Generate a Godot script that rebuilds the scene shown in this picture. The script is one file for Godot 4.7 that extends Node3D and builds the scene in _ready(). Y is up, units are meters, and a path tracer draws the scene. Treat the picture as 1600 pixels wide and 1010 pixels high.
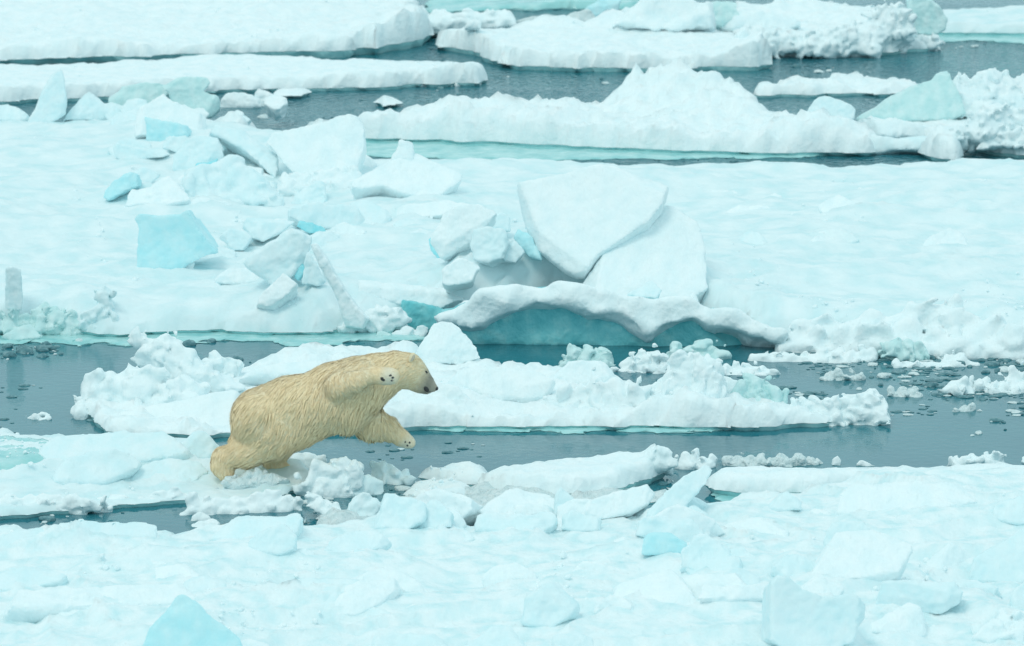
extends Node3D

# ---------------------------------------------------------------- view
const EYE := Vector3(0, 13, 60)
const PITCH := -11.2
const FOV := 6.76

var view := Basis()
var M := {}
var group := ""
var taken := {}
var jobs := []
var sheets := []


func _ready():
	view = Basis.from_euler(Vector3(deg_to_rad(PITCH), 0, 0))
	var cam := Camera3D.new()
	cam.name = "camera"
	cam.fov = FOV
	cam.near = 0.5
	cam.far = 6000.0
	cam.transform = Transform3D(view, EYE)
	var lens := CameraAttributesPhysical.new()
	lens.frustum_focal_length = 203.0
	lens.frustum_focus_distance = 60.5
	lens.exposure_aperture = 2.8
	lens.frustum_near = 0.5
	lens.frustum_far = 6000.0
	cam.attributes = lens
	add_child(cam)
	cam.fov = FOV
	cam.keep_aspect = Camera3D.KEEP_HEIGHT
	var e := Environment.new()
	e.background_mode = Environment.BG_SKY
	e.tonemap_mode = Environment.TONE_MAPPER_LINEAR
	e.tonemap_exposure = 0.945
	e.sdfgi_enabled = true
	e.ssao_enabled = true
	e.ssil_enabled = true
	var sm := ProceduralSkyMaterial.new()
	sm.sky_top_color = Color(0.87, 0.975, 1.0)
	sm.sky_horizon_color = Color(0.79, 0.95, 0.985)
	sm.sky_curve = 0.28
	sm.sky_energy_multiplier = 1.0
	sm.ground_horizon_color = Color(0.79, 0.95, 0.985)
	sm.ground_bottom_color = Color(0.4, 0.5, 0.55)
	sm.use_debanding = false
	var sky := Sky.new()
	sky.sky_material = sm
	e.sky = sky
	var we := WorldEnvironment.new()
	we.name = "surroundings"
	we.environment = e
	add_child(we)
	var sun := DirectionalLight3D.new()
	sun.name = "veiled_sun"
	sun.light_color = Color(1.0, 0.985, 0.95)
	sun.light_energy = 0.30
	sun.light_angular_distance = 22.0
	sun.shadow_enabled = true
	sun.rotation_degrees = Vector3(-56, -34, 0)
	add_child(sun)
	var t0 := Time.get_ticks_msec()
	materials()
	water()
	floes()
	print("floes ", Time.get_ticks_msec() - t0)
	shelf_blocks()
	island_blocks()
	bear_floe_blocks()
	front_blocks()
	far_blocks()
	floating_pieces()
	print("listed ", Time.get_ticks_msec() - t0)
	run_jobs()
	print("blocks ", Time.get_ticks_msec() - t0)
	scatter()
	print("scatter ", Time.get_ticks_msec() - t0)
	polar_bear()
	print("bear ", Time.get_ticks_msec() - t0)


func ray(x: float, y: float) -> Vector3:
	var k := tan(deg_to_rad(FOV / 2.0)) / 505.0
	return view * Vector3((x - 800.0) * k, (505.0 - y) * k, -1.0)


# the place on the level plane of height h that is seen at (x, y)
func place(x: float, y: float, h := 0.0) -> Vector3:
	var d := ray(x, y)
	return EYE + d * ((h - EYE.y) / d.y)


func fresh(called: String) -> String:
	var n: int = taken.get(called, 0)
	taken[called] = n + 1
	return called if n == 0 else "%s_%03d" % [called, n]


func tag(o: Node, label: String, category: String, in_group := "", kind := ""):
	if label:
		o.set_meta("label", label)
	if category:
		o.set_meta("category", category)
	if in_group:
		o.set_meta("group", in_group)
	if kind:
		o.set_meta("kind", kind)


func fbm(seed_: int, freq: float, octaves := 3) -> FastNoiseLite:
	var n := FastNoiseLite.new()
	n.noise_type = FastNoiseLite.TYPE_SIMPLEX_SMOOTH
	n.seed = seed_
	n.frequency = freq
	n.fractal_type = FastNoiseLite.FRACTAL_FBM
	n.fractal_octaves = octaves
	return n


func noise_map(freq: float, octaves: int, seed_: int, ramp: Gradient = null, size := 512, bumpy := -1.0, kind := FastNoiseLite.TYPE_SIMPLEX) -> NoiseTexture2D:
	var n := FastNoiseLite.new()
	n.noise_type = kind
	n.seed = seed_
	n.frequency = freq
	n.fractal_octaves = octaves
	var t := NoiseTexture2D.new()
	t.width = size
	t.height = size
	t.seamless = true
	t.noise = n
	t.generate_mipmaps = false
	if ramp:
		t.color_ramp = ramp
	if bumpy > 0.0:
		t.as_normal_map = true
		t.bump_strength = bumpy
	return t


func ramp(stops: Array) -> Gradient:
	var g := Gradient.new()
	var o := PackedFloat32Array()
	var c := PackedColorArray()
	for s in stops:
		o.append(s[0])
		c.append(Color(s[1], s[2], s[3]).linear_to_srgb())
	g.offsets = o
	g.colors = c
	return g


func ice_material(called: String, stops: Array, rough: float, per_metre: float, relief: Texture2D, relief_cm: float, glow := Color.BLACK) -> StandardMaterial3D:
	var m := StandardMaterial3D.new()
	m.resource_name = called
	m.albedo_texture = noise_map(0.012, 5, hash(called) % 1000, ramp(stops))
	m.roughness = rough
	m.metallic_specular = 0.35
	m.uv1_triplanar = true
	m.uv1_world_triplanar = true
	m.uv1_scale = Vector3.ONE * per_metre
	m.heightmap_enabled = true
	m.heightmap_texture = relief
	m.heightmap_scale = relief_cm
	if glow != Color.BLACK:
		m.backlight_enabled = true
		m.backlight = glow
	return m


func materials():
	var grain := noise_map(0.03, 5, 11)
	M.snow = ice_material("snow", [[0.0, 0.73, 0.88, 0.91], [0.5, 0.82, 0.925, 0.94], [1.0, 0.88, 0.94, 0.95]], 0.75, 0.45, grain, 1.5)
	M.drift = ice_material("drifted snow over ice", [[0.0, 0.59, 0.82, 0.85], [0.38, 0.69, 0.855, 0.88], [0.6, 0.75, 0.88, 0.90], [1.0, 0.83, 0.92, 0.93]], 0.7, 0.23, grain, 1.6)
	M.front = ice_material("wind packed snow", [[0.0, 0.56, 0.82, 0.855], [0.36, 0.71, 0.875, 0.90], [0.6, 0.80, 0.91, 0.925], [1.0, 0.87, 0.935, 0.945]], 0.7, 0.42, grain, 1.5)
	M.ice = ice_material("pale ice", [[0.0, 0.64, 0.86, 0.895], [0.5, 0.735, 0.89, 0.915], [1.0, 0.81, 0.91, 0.925]], 0.5, 0.5, grain, 0.7)
	M.blue = ice_material("blue ice", [[0.0, 0.44, 0.82, 0.88], [0.5, 0.54, 0.85, 0.895], [1.0, 0.66, 0.88, 0.91]], 0.4, 0.5, grain, 0.5)
	M.seam = ice_material("clear blue ice", [[0.0, 0.26, 0.75, 0.83], [0.5, 0.36, 0.80, 0.865], [1.0, 0.48, 0.84, 0.88]], 0.25, 0.8, grain, 0.5)
	M.green = ice_material("sea green ice", [[0.0, 0.46, 0.74, 0.75], [0.5, 0.60, 0.82, 0.82], [1.0, 0.72, 0.87, 0.87]], 0.5, 0.6, grain, 0.9)
	M.wall = ice_material("wet teal ice", [[0.0, 0.13, 0.53, 0.58], [0.5, 0.20, 0.62, 0.66], [1.0, 0.38, 0.75, 0.76]], 0.3, 0.5, grain, 1.0)
	M.foot = ice_material("wave worn turquoise ice", [[0.0, 0.30, 0.66, 0.68], [0.5, 0.42, 0.74, 0.75], [1.0, 0.56, 0.81, 0.81]], 0.25, 0.6, grain, 0.8)
	M.ledge = ice_material("flooded turquoise ice", [[0.0, 0.22, 0.56, 0.57], [0.5, 0.36, 0.68, 0.68], [1.0, 0.52, 0.77, 0.76]], 0.12, 0.35, grain, 0.3)
	M.slush = ice_material("grey slush", [[0.0, 0.54, 0.70, 0.72], [0.5, 0.68, 0.80, 0.81], [1.0, 0.80, 0.87, 0.87]], 0.6, 1.2, grain, 2.0)
	M.dark_bit = ice_material("clear brash ice", [[0.0, 0.04, 0.14, 0.17], [0.5, 0.10, 0.24, 0.27], [1.0, 0.28, 0.46, 0.48]], 0.25, 1.2, grain, 1.2)


func water():
	var calm := StandardMaterial3D.new()
	calm.resource_name = "calm cold sea water"
	calm.albedo_texture = noise_map(0.006, 4, 5, ramp([[0.0, 0.012, 0.140, 0.185], [1.0, 0.028, 0.190, 0.230]]))
	calm.roughness = 0.05
	calm.roughness = 0.16
	calm.roughness_texture = noise_map(0.004, 3, 33, ramp([[0.0, 0.05, 0.05, 0.05], [0.5, 0.2, 0.2, 0.2], [1.0, 1.0, 1.0, 1.0]]))
	calm.metallic_specular = 0.45
	calm.uv1_triplanar = true
	calm.uv1_world_triplanar = true
	calm.uv1_scale = Vector3.ONE * 0.1
	calm.heightmap_enabled = true
	calm.heightmap_texture = noise_map(0.05, 4, 21, null, 1024)
	calm.heightmap_scale = 0.14
	var ruffled: StandardMaterial3D = calm.duplicate()
	ruffled.resource_name = "wind ruffled sea water"
	ruffled.heightmap_scale = 2.0
	water_sheet("water", "calm grey blue sea water in the leads round the bear's floe", -14.0, 400.0, calm)
	water_sheet("far_water", "wind ruffled dark water in the leads beyond the main floe", -4000.0, -14.0, ruffled)


func water_sheet(called: String, label: String, z0: float, z1: float, m: Material):
	var st := SurfaceTool.new()
	st.begin(Mesh.PRIMITIVE_TRIANGLES)
	var s := 3000.0
	for p in [Vector3(-s, 0, z0), Vector3(s, 0, z0), Vector3(s, 0, z1), Vector3(-s, 0, z0), Vector3(s, 0, z1), Vector3(-s, 0, z1)]:
		st.set_normal(Vector3.UP)
		st.add_vertex(p)
	var o := MeshInstance3D.new()
	o.name = called
	o.mesh = st.commit()
	o.material_override = m
	tag(o, label, "", "", "structure")
	add_child(o, true)


# ---------------------------------------------------------------- floes: sheets of ice with a rounded, crumbling rim and an undercut
func polygon_distance(poly: PackedVector2Array, p: Vector2) -> float:
	var best := 1e9
	var n := poly.size()
	var a := poly[n - 1]
	for i in n:
		var b := poly[i]
		best = minf(best, p.distance_squared_to(Geometry2D.get_closest_point_to_segment(p, a, b)))
		a = b
	var d := sqrt(best)
	return d if Geometry2D.is_point_in_polygon(p, poly) else -d


func commit(verts: PackedVector3Array, index: PackedInt32Array, onto: ArrayMesh = null, crease := 0.15) -> ArrayMesh:
	var normals := PackedVector3Array()
	normals.resize(verts.size())
	for k in range(0, index.size(), 3):
		var a := index[k]
		var b := index[k + 1]
		var c := index[k + 2]
		var n := (verts[c] - verts[a]).cross(verts[b] - verts[a])
		normals[a] += n
		normals[b] += n
		normals[c] += n
	for k in normals.size():
		normals[k] = normals[k].normalized()
	for k in range(0, index.size(), 3):
		var n := (verts[index[k + 2]] - verts[index[k]]).cross(verts[index[k + 1]] - verts[index[k]]).normalized()
		if minf(n.dot(normals[index[k]]), minf(n.dot(normals[index[k + 1]]), n.dot(normals[index[k + 2]]))) < crease:
			for q in 3:
				verts.append(verts[index[k + q]])
				normals.append(n)
				index[k + q] = verts.size() - 1
	var arr := []
	arr.resize(Mesh.ARRAY_MAX)
	arr[Mesh.ARRAY_VERTEX] = verts
	arr[Mesh.ARRAY_NORMAL] = normals
	arr[Mesh.ARRAY_INDEX] = index
	var m := onto if onto else ArrayMesh.new()
	m.add_surface_from_arrays(Mesh.PRIMITIVE_TRIANGLES, arr)
	return m


# front: outline seen at the waterline, back: outline seen at the top edge (x, y, x, y ...)
func floe(called: String, label: String, front: Array, back: Array, thick: float, opt := {}, parent: Node = null) -> MeshInstance3D:
	var o := MeshInstance3D.new()
	o.name = fresh(called) if parent == null else called
	if parent == null:
		tag(o, label, opt.get("category", "ice floe"), opt.get("group", ""))
		add_child(o, true)
	else:
		parent.add_child(o, true)
	jobs.append({"kind": "floe", "node": o, "front": front, "back": back, "thick": thick, "opt": opt, "seed": hash(label + called) % 100000})
	return o


func build_floe(j: Dictionary):
	var opt: Dictionary = j.opt
	var thick: float = j.thick
	var lip: float = opt.get("lip", 0.05)
	var rim: float = opt.get("rim", 0.14)
	var ragged: float = opt.get("ragged", 0.10)
	var uneven: float = opt.get("uneven", 0.07)
	var lumps: float = opt.get("lumps", 0.03)
	var crumb: float = opt.get("crumb", 0.012)
	var frill: float = opt.get("frill", 0.16)
	var poly := PackedVector2Array()
	for k in range(0, j.front.size(), 2):
		var p := place(j.front[k], j.front[k + 1], lip)
		poly.append(Vector2(p.x, p.z))
	for k in range(0, j.back.size(), 2):
		var p := place(j.back[k], j.back[k + 1], thick)
		poly.append(Vector2(p.x, p.z))
	var box := Rect2(poly[0], Vector2.ZERO)
	for p in poly:
		box = box.expand(p)
	box = box.grow(0.3)
	var far := (60.0 - box.get_center().y) / 60.0
	var cx: float = opt.get("cell", 0.05) * far
	var cz: float = cx * opt.get("stretch", 1.5)
	var nx := int(box.size.x / cx) + 2
	var nz := int(box.size.y / cz) + 2
	# distance to the rim, from a coarser grid
	var step := 4
	var gx := nx / step + 2
	var gz := nz / step + 2
	var coarse := PackedFloat32Array()
	coarse.resize(gx * gz)
	for b in gz:
		for a in gx:
			coarse[b * gx + a] = polygon_distance(poly, box.position + Vector2(a * cx * step, b * cz * step))
	var n1 := fbm(j.seed, 1.3, 4)
	var n2 := fbm(j.seed + 1, 0.33, 3)
	var n3 := fbm(j.seed + 2, 1.1, 4)
	n3.fractal_type = FastNoiseLite.FRACTAL_RIDGED
	var n4 := fbm(j.seed + 3, 6.0, 2)
	var mounds := []
	for q in opt.get("mounds", []):
		var c := place(q[0], q[1], thick)
		mounds.append([Vector2(c.x, c.z), q[2], q[3], q[4] if q.size() > 4 else q[3]])
	var banks := []
	for q in jobs:
		if q.kind == "block" and q.level > 0.09 and not q.opt.has("fwd"):
			var x0 := 1e9
			var x1 := -1e9
			for k in range(0, q.outline.size(), 2):
				x0 = minf(x0, q.outline[k])
				x1 = maxf(x1, q.outline[k])
			var c := place((x0 + x1) / 2.0, q.foot, q.level)
			if box.has_point(Vector2(c.x, c.z)):
				var w := place(x1, q.foot, q.level).x - c.x
				banks.append([Vector2(c.x, c.z - 0.12), w * 0.85 + 0.08, 0.45, clampf(w * 0.14, 0.03, 0.09) * (0.3 + absf(sin(q.seed * 1.7)))])
	var ridge: float = opt.get("ridge", 0.0)
	var terrace: float = opt.get("terrace", 0.0)
	var n5 := fbm(j.seed + 5, 0.24, 2)
	var bank := PackedFloat32Array()
	bank.resize(nx * nz)
	var dist := PackedFloat32Array()
	var high := PackedFloat32Array()
	dist.resize(nx * nz)
	high.resize(nx * nz)
	for b in nz:
		var z := box.position.y + b * cz
		var cb := b / step
		var fb := float(b % step) / step
		for a in nx:
			var ca := a / step
			var fa := float(a % step) / step
			var q := cb * gx + ca
			var d := lerpf(lerpf(coarse[q], coarse[q + 1], fa), lerpf(coarse[q + gx], coarse[q + gx + 1], fa), fb)
			var i := b * nx + a
			if d < -0.8:
				dist[i] = d
				continue
			var x := box.position.x + a * cx
			var f4 := n4.get_noise_2d(x, z)
			if d < 2.0:
				d += ragged * (n1.get_noise_2d(x, z) + frill * f4)
			dist[i] = d
			var h := thick + uneven * n2.get_noise_2d(x, z * 0.8) * 2.0 + lumps * (n3.get_noise_2d(x, z * 1.3) - 0.2) + crumb * f4
			for m in mounds:
				var dx: float = (x - m[0].x) / m[2]
				var dz: float = (z - m[0].y) / m[3]
				var r2 := dx * dx + dz * dz
				if r2 < 4.0:
					h += m[1] * exp(-r2 * 1.6) * (1.0 + 0.45 * n1.get_noise_2d(x * 1.4, z * 1.4))
			if ridge > 0.0:
				h += ridge * n1.get_noise_2d(x * 0.22 + 40.0, z * 0.9)
			if terrace > 0.0:
				var v := n5.get_noise_2d(x * 0.6, z) * 4.0 + 8.0
				var fr := v - floorf(v)
				h += terrace * ((floorf(v) - 8.0 + smoothstep(0.72, 1.0, fr)) * 0.5 + 0.10 * fr)
			var add := 0.0
			for m in banks:
				var bx: float = (x - m[0].x) / m[1]
				if bx > 1.7 or bx < -1.7:
					continue
				var bz: float = (z - m[0].y) / m[2]
				if bz < 1.7 and bz > -1.7:
					add = maxf(add, m[3] * exp(-(bx * bx + bz * bz) * 1.5))
			high[i] = h
			bank[i] = add * (1.0 + 0.5 * f4)
	var verts := PackedVector3Array()
	var index := PackedInt32Array()
	var foot_verts := PackedVector3Array()
	var foot_index := PackedInt32Array()
	var top := PackedInt32Array()
	var low := PackedInt32Array()
	top.resize(nx * nz)
	low.resize(nx * nz)
	top.fill(-1)
	low.fill(-1)
	var under: float = opt.get("under", 0.25) * 0.6
	for b in nz - 1:
		for a in nx - 1:
			var i := b * nx + a
			if dist[i] <= 0.0 and dist[i + 1] <= 0.0 and dist[i + nx] <= 0.0 and dist[i + nx + 1] <= 0.0:
				continue
			for q in [i, i + 1, i + nx, i + nx + 1]:
				if top[q] >= 0:
					continue
				var ia: int = q % nx
				var ib: int = q / nx
				var x := box.position.x + ia * cx
				var z := box.position.y + ib * cz
				var d: float = dist[q]
				if d < 0.0:
					var gxx := (dist[q + (1 if ia < nx - 1 else 0)] - dist[q - (1 if ia > 0 else 0)]) / (cx * (2.0 if ia > 0 and ia < nx - 1 else 1.0))
					var gzz := (dist[q + (nx if ib < nz - 1 else 0)] - dist[q - (nx if ib > 0 else 0)]) / (cz * (2.0 if ib > 0 and ib < nz - 1 else 1.0))
					var l := maxf(gxx * gxx + gzz * gzz, 0.25)
					x += clampf(-d * gxx / l, -cx, cx)
					z += clampf(-d * gzz / l, -cz, cz)
					d = 0.0
				var s := minf(d / rim, 1.0)
				var f := sqrt(maxf(0.0, 1.0 - (1.0 - s) * (1.0 - s)))
				top[q] = verts.size()
				verts.append(Vector3(x, lip + (maxf(high[q] + bank[q], lip + 0.02) - lip) * f, z))
				if dist[q] < under + 0.3:
					low[q] = foot_verts.size()
					foot_verts.append(Vector3(x, lip - 0.003 - (lip + 0.3) * clampf(d / under, 0.0, 1.0), z))
			index.append_array([top[i], top[i + 1], top[i + nx], top[i + 1], top[i + nx + 1], top[i + nx]])
			if low[i] >= 0 and low[i + 1] >= 0 and low[i + nx] >= 0 and low[i + nx + 1] >= 0:
				foot_index.append_array([low[i], low[i + nx], low[i + 1], low[i + 1], low[i + nx], low[i + nx + 1]])
	var c := Vector3(box.get_center().x, 0.0, box.get_center().y)
	for k in verts.size():
		verts[k] -= c
	for k in foot_verts.size():
		foot_verts[k] -= c
	j.mesh = commit(verts, index)
	commit(foot_verts, foot_index, j.mesh)
	j.mesh.surface_set_material(0, M[opt.get("m", "snow")])
	j.mesh.surface_set_material(1, M.foot)
	j.at = Transform3D(Basis(), c)
	j.high = high
	j.dist = dist
	j.grid = [box.position, cx, cz, nx, nz, lip, rim]


# height of the ice at a place, or -1 over open water
func ice_height(x: float, z: float) -> float:
	var best := -1.0
	for j in sheets:
		var g: Array = j.grid
		var a := int((x - g[0].x) / g[1])
		var b := int((z - g[0].y) / g[2])
		if a < 0 or b < 0 or a >= g[3] or b >= g[4]:
			continue
		var i: int = b * g[3] + a
		if j.dist[i] > 0.05:
			var t: float = 1.0 - minf(j.dist[i] / g[6], 1.0)
			best = maxf(best, g[5] + maxf(j.high[i] - g[5], 0.02) * sqrt(1.0 - t * t))
	return best


# ---------------------------------------------------------------- surface nets
func nets(f: PackedFloat32Array, n: Vector3i, lo: Vector3, cell: float, verts: PackedVector3Array, index: PackedInt32Array):
	var sx := 1
	var sy := n.x
	var sz := n.x * n.y
	var made := PackedInt32Array()
	made.resize(f.size())
	made.fill(-1)
	var reach := cell * 9.0
	var corner := PackedInt32Array([0, 1, sy, sy + 1, sz, sz + 1, sz + sy, sz + sy + 1])
	var ends := PackedInt32Array([0, 1, 2, 3, 4, 5, 6, 7, 0, 2, 1, 3, 4, 6, 5, 7, 0, 4, 1, 5, 2, 6, 3, 7])
	for z in n.z - 1:
		for y in n.y - 1:
			var row := z * sz + y * sy
			for x in n.x - 1:
				var i := row + x
				var f0 := f[i]
				if f0 > reach or f0 < -reach:
					continue
				var inside := 0
				for k in 8:
					if f[i + corner[k]] < 0.0:
						inside += 1
				if inside == 0 or inside == 8:
					continue
				var sum := Vector3.ZERO
				var count := 0
				for k in range(0, 24, 2):
					var a := ends[k]
					var b := ends[k + 1]
					var fa := f[i + corner[a]]
					var fb := f[i + corner[b]]
					if (fa < 0.0) != (fb < 0.0):
						var t := fa / (fa - fb)
						var pa := Vector3(a & 1, (a >> 1) & 1, a >> 2)
						var pb := Vector3(b & 1, (b >> 1) & 1, b >> 2)
						sum += pa + (pb - pa) * t
						count += 1
				made[i] = verts.size()
				verts.append(lo + (Vector3(x, y, z) + sum / count) * cell)
	for z in range(1, n.z - 1):
		for y in range(1, n.y - 1):
			var row := z * sz + y * sy
			for x in range(1, n.x - 1):
				var i := row + x
				if made[i] < 0:
					continue
				var neg := f[i] < 0.0
				if neg != (f[i + sx] < 0.0):
					quad(index, made[i], made[i - sy], made[i - sy - sz], made[i - sz], neg)
				if neg != (f[i + sy] < 0.0):
					quad(index, made[i], made[i - sz], made[i - sz - sx], made[i - sx], neg)
				if neg != (f[i + sz] < 0.0):
					quad(index, made[i], made[i - sx], made[i - sx - sy], made[i - sy], neg)


func quad(index: PackedInt32Array, a: int, b: int, c: int, d: int, flip: bool):
	if a < 0 or b < 0 or c < 0 or d < 0:
		return
	if flip:
		index.append_array([a, b, c, a, c, d])
	else:
		index.append_array([a, c, b, a, d, c])


# ---------------------------------------------------------------- blocks: a broken face with the outline seen, at its own place, tilt and thickness
# outline x, y, x, y ...; foot: the y at which its foot is seen; level: height of what it stands on
func block(called: String, label: String, outline: Array, foot: float, level: float, opt := {}, parent: Node = null) -> MeshInstance3D:
	var o := MeshInstance3D.new()
	o.name = fresh(called) if parent == null else called
	o.material_override = M[opt.get("m", "ice")]
	if parent == null:
		tag(o, label, opt.get("category", "ice block"), opt.get("group", group))
		add_child(o, true)
	else:
		parent.add_child(o, true)
	jobs.append({"kind": "block", "node": o, "outline": outline, "foot": foot, "level": level, "opt": opt, "group": group, "seed": hash(label + called) % 100000})
	return o


func build_block(j: Dictionary):
	var opt: Dictionary = j.opt
	var rng := RandomNumberGenerator.new()
	rng.seed = j.seed
	var mid := 0.0
	for k in range(0, j.outline.size(), 2):
		mid += j.outline[k]
	mid /= j.outline.size() / 2
	var level: float = j.level
	if level > 0.09 and not opt.has("fwd"):
		# follow the line of sight down to the ice that the block rests on
		var h := 1.3
		while h > 0.0:
			var p := place(mid, j.foot, h)
			if p.y <= ice_height(p.x, p.z):
				level = h + (j.level - 0.36 if j.level > 0.4 else -0.03 if opt.has("chunk") else 0.02 if j.group.contains("foreground") else 0.05) - opt.get("sink", 0.0)
				break
			h -= 0.012
	var base := place(mid, j.foot, level)
	base.z += opt.get("fwd", 0.0)
	var tilt := deg_to_rad(opt.get("tilt", 65.0))
	var yaw := deg_to_rad(opt.get("yaw", rng.randf_range(-14.0, 14.0)))
	var turn := Basis(Vector3.UP, yaw) * Basis(Vector3.RIGHT, tilt - PI / 2)
	var facing := turn.z
	var inv := turn.inverse()
	var poly := PackedVector2Array()
	for k in range(0, j.outline.size(), 2):
		var d := ray(j.outline[k], j.outline[k + 1])
		var p: Vector3 = EYE + d * ((base - EYE).dot(facing) / d.dot(facing))
		var q: Vector3 = inv * (p - base)
		poly.append(Vector2(q.x, q.y))
	var box := Rect2(poly[0], Vector2.ZERO)
	for p in poly:
		box = box.expand(p)
	var big := maxf(box.size.x, box.size.y)
	var thick: float = opt.get("thick", clampf(big * 0.45, 0.12, 0.8))
	var lump: float = opt.get("lump", 0.035) * minf(1.0, big)
	var crumb: float = opt.get("crumb", 0.008)
	var soft: float = minf(opt.get("soft", 0.04) * (1.0 if opt.get("crumb", 0.0) > 0.014 else 0.6), thick * 0.4)
	var taper: float = opt.get("taper", 0.15)
	var cell: float = opt.get("cell", clampf(big / 50.0, 0.016, 0.036))
	var grow := lump + crumb * 4.0 + cell * 2.0
	var lo := Vector3(box.position.x - grow, box.position.y - grow, -thick - grow)
	var n := Vector3i(int((box.size.x + 2 * grow) / cell) + 2, int((box.size.y + 2 * grow) / cell) + 2, int((thick + 2 * grow) / cell) + 2)
	var flat := PackedFloat32Array()
	flat.resize(n.x * n.y)
	for b in n.y:
		for a in n.x:
			flat[b * n.x + a] = -polygon_distance(poly, Vector2(lo.x + a * cell, lo.y + b * cell))
	# flat chips knocked off the corners
	var chips := []
	var c := Vector3(box.get_center().x, box.get_center().y, -thick / 2)
	for k in int(opt.get("chips", 3)) + (3 if opt.get("crumb", 0.0) < 0.014 else 0):
		var dir := Vector3(rng.randf_range(-1, 1), rng.randf_range(-0.5, 1), rng.randf_range(0.3, 1.1)).normalized()
		var most := -1e9
		for p in poly:
			most = maxf(most, (Vector3(p.x, p.y, 0) - c).dot(dir))
		chips.append([dir, c.dot(dir) + most - rng.randf_range(0.02, 0.12) * big])
	var n1 := fbm(j.seed, 1.0 / clampf(big * 0.7, 0.12, 0.7), 3)
	var n2 := fbm(j.seed + 7, 1.0 / opt.get("crumb_size", 0.09), 2)
	var knob := crumb * 3.2 if crumb > 0.014 else 0.0
	var n3 := fbm(j.seed + 9, 1.0 / (opt.get("crumb_size", 0.09) * 2.4), 1)
	var f := PackedFloat32Array()
	f.resize(n.x * n.y * n.z)
	var half := thick / 2
	var i := 0
	for z in n.z:
		var w := lo.z + z * cell
		var e := absf(w + half) - half + soft
		for y in n.y:
			for x in n.x:
				var d := flat[y * n.x + x] + taper * -w + soft
				var s := minf(maxf(d, e), 0.0) + sqrt(maxf(d, 0.0) ** 2 + maxf(e, 0.0) ** 2) - soft
				if s < 0.35 and s > -0.35:
					var p := Vector3(lo.x + x * cell, lo.y + y * cell, w)
					for ch in chips:
						s = maxf(s, p.dot(ch[0]) - ch[1])
					s += lump * n1.get_noise_3dv(p) * 1.5
					if knob > 0.0 and s < 0.2 and s > -0.2:
						s += knob * (0.3 - absf(n3.get_noise_3dv(p)) * 1.5)
					if s < 0.12 and s > -0.12:
						s += crumb * n2.get_noise_3dv(p) * 1.35
				f[i] = s
				i += 1
	var verts := PackedVector3Array()
	var index := PackedInt32Array()
	nets(f, n, lo, cell, verts, index)
	j.mesh = commit(verts, index, null, 0.15 if crumb > 0.012 else 0.86)
	j.at = Transform3D(turn, base)


func run_jobs():
	sheets = jobs.filter(func(j): return j.kind == "floe")
	for kind in ["floe", "block"]:
		var id := WorkerThreadPool.add_group_task(func(k: int):
			if jobs[k].kind == kind:
				if kind == "floe":
					build_floe(jobs[k])
				else:
					build_block(jobs[k]), jobs.size(), -1, true)
		WorkerThreadPool.wait_for_group_task_completion(id)
	for j in jobs:
		j.node.mesh = j.mesh
		if j.node.get_parent() == self:
			j.node.transform = j.at
		else:
			j.node.transform = j.node.get_parent().transform.inverse() * j.at


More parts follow.
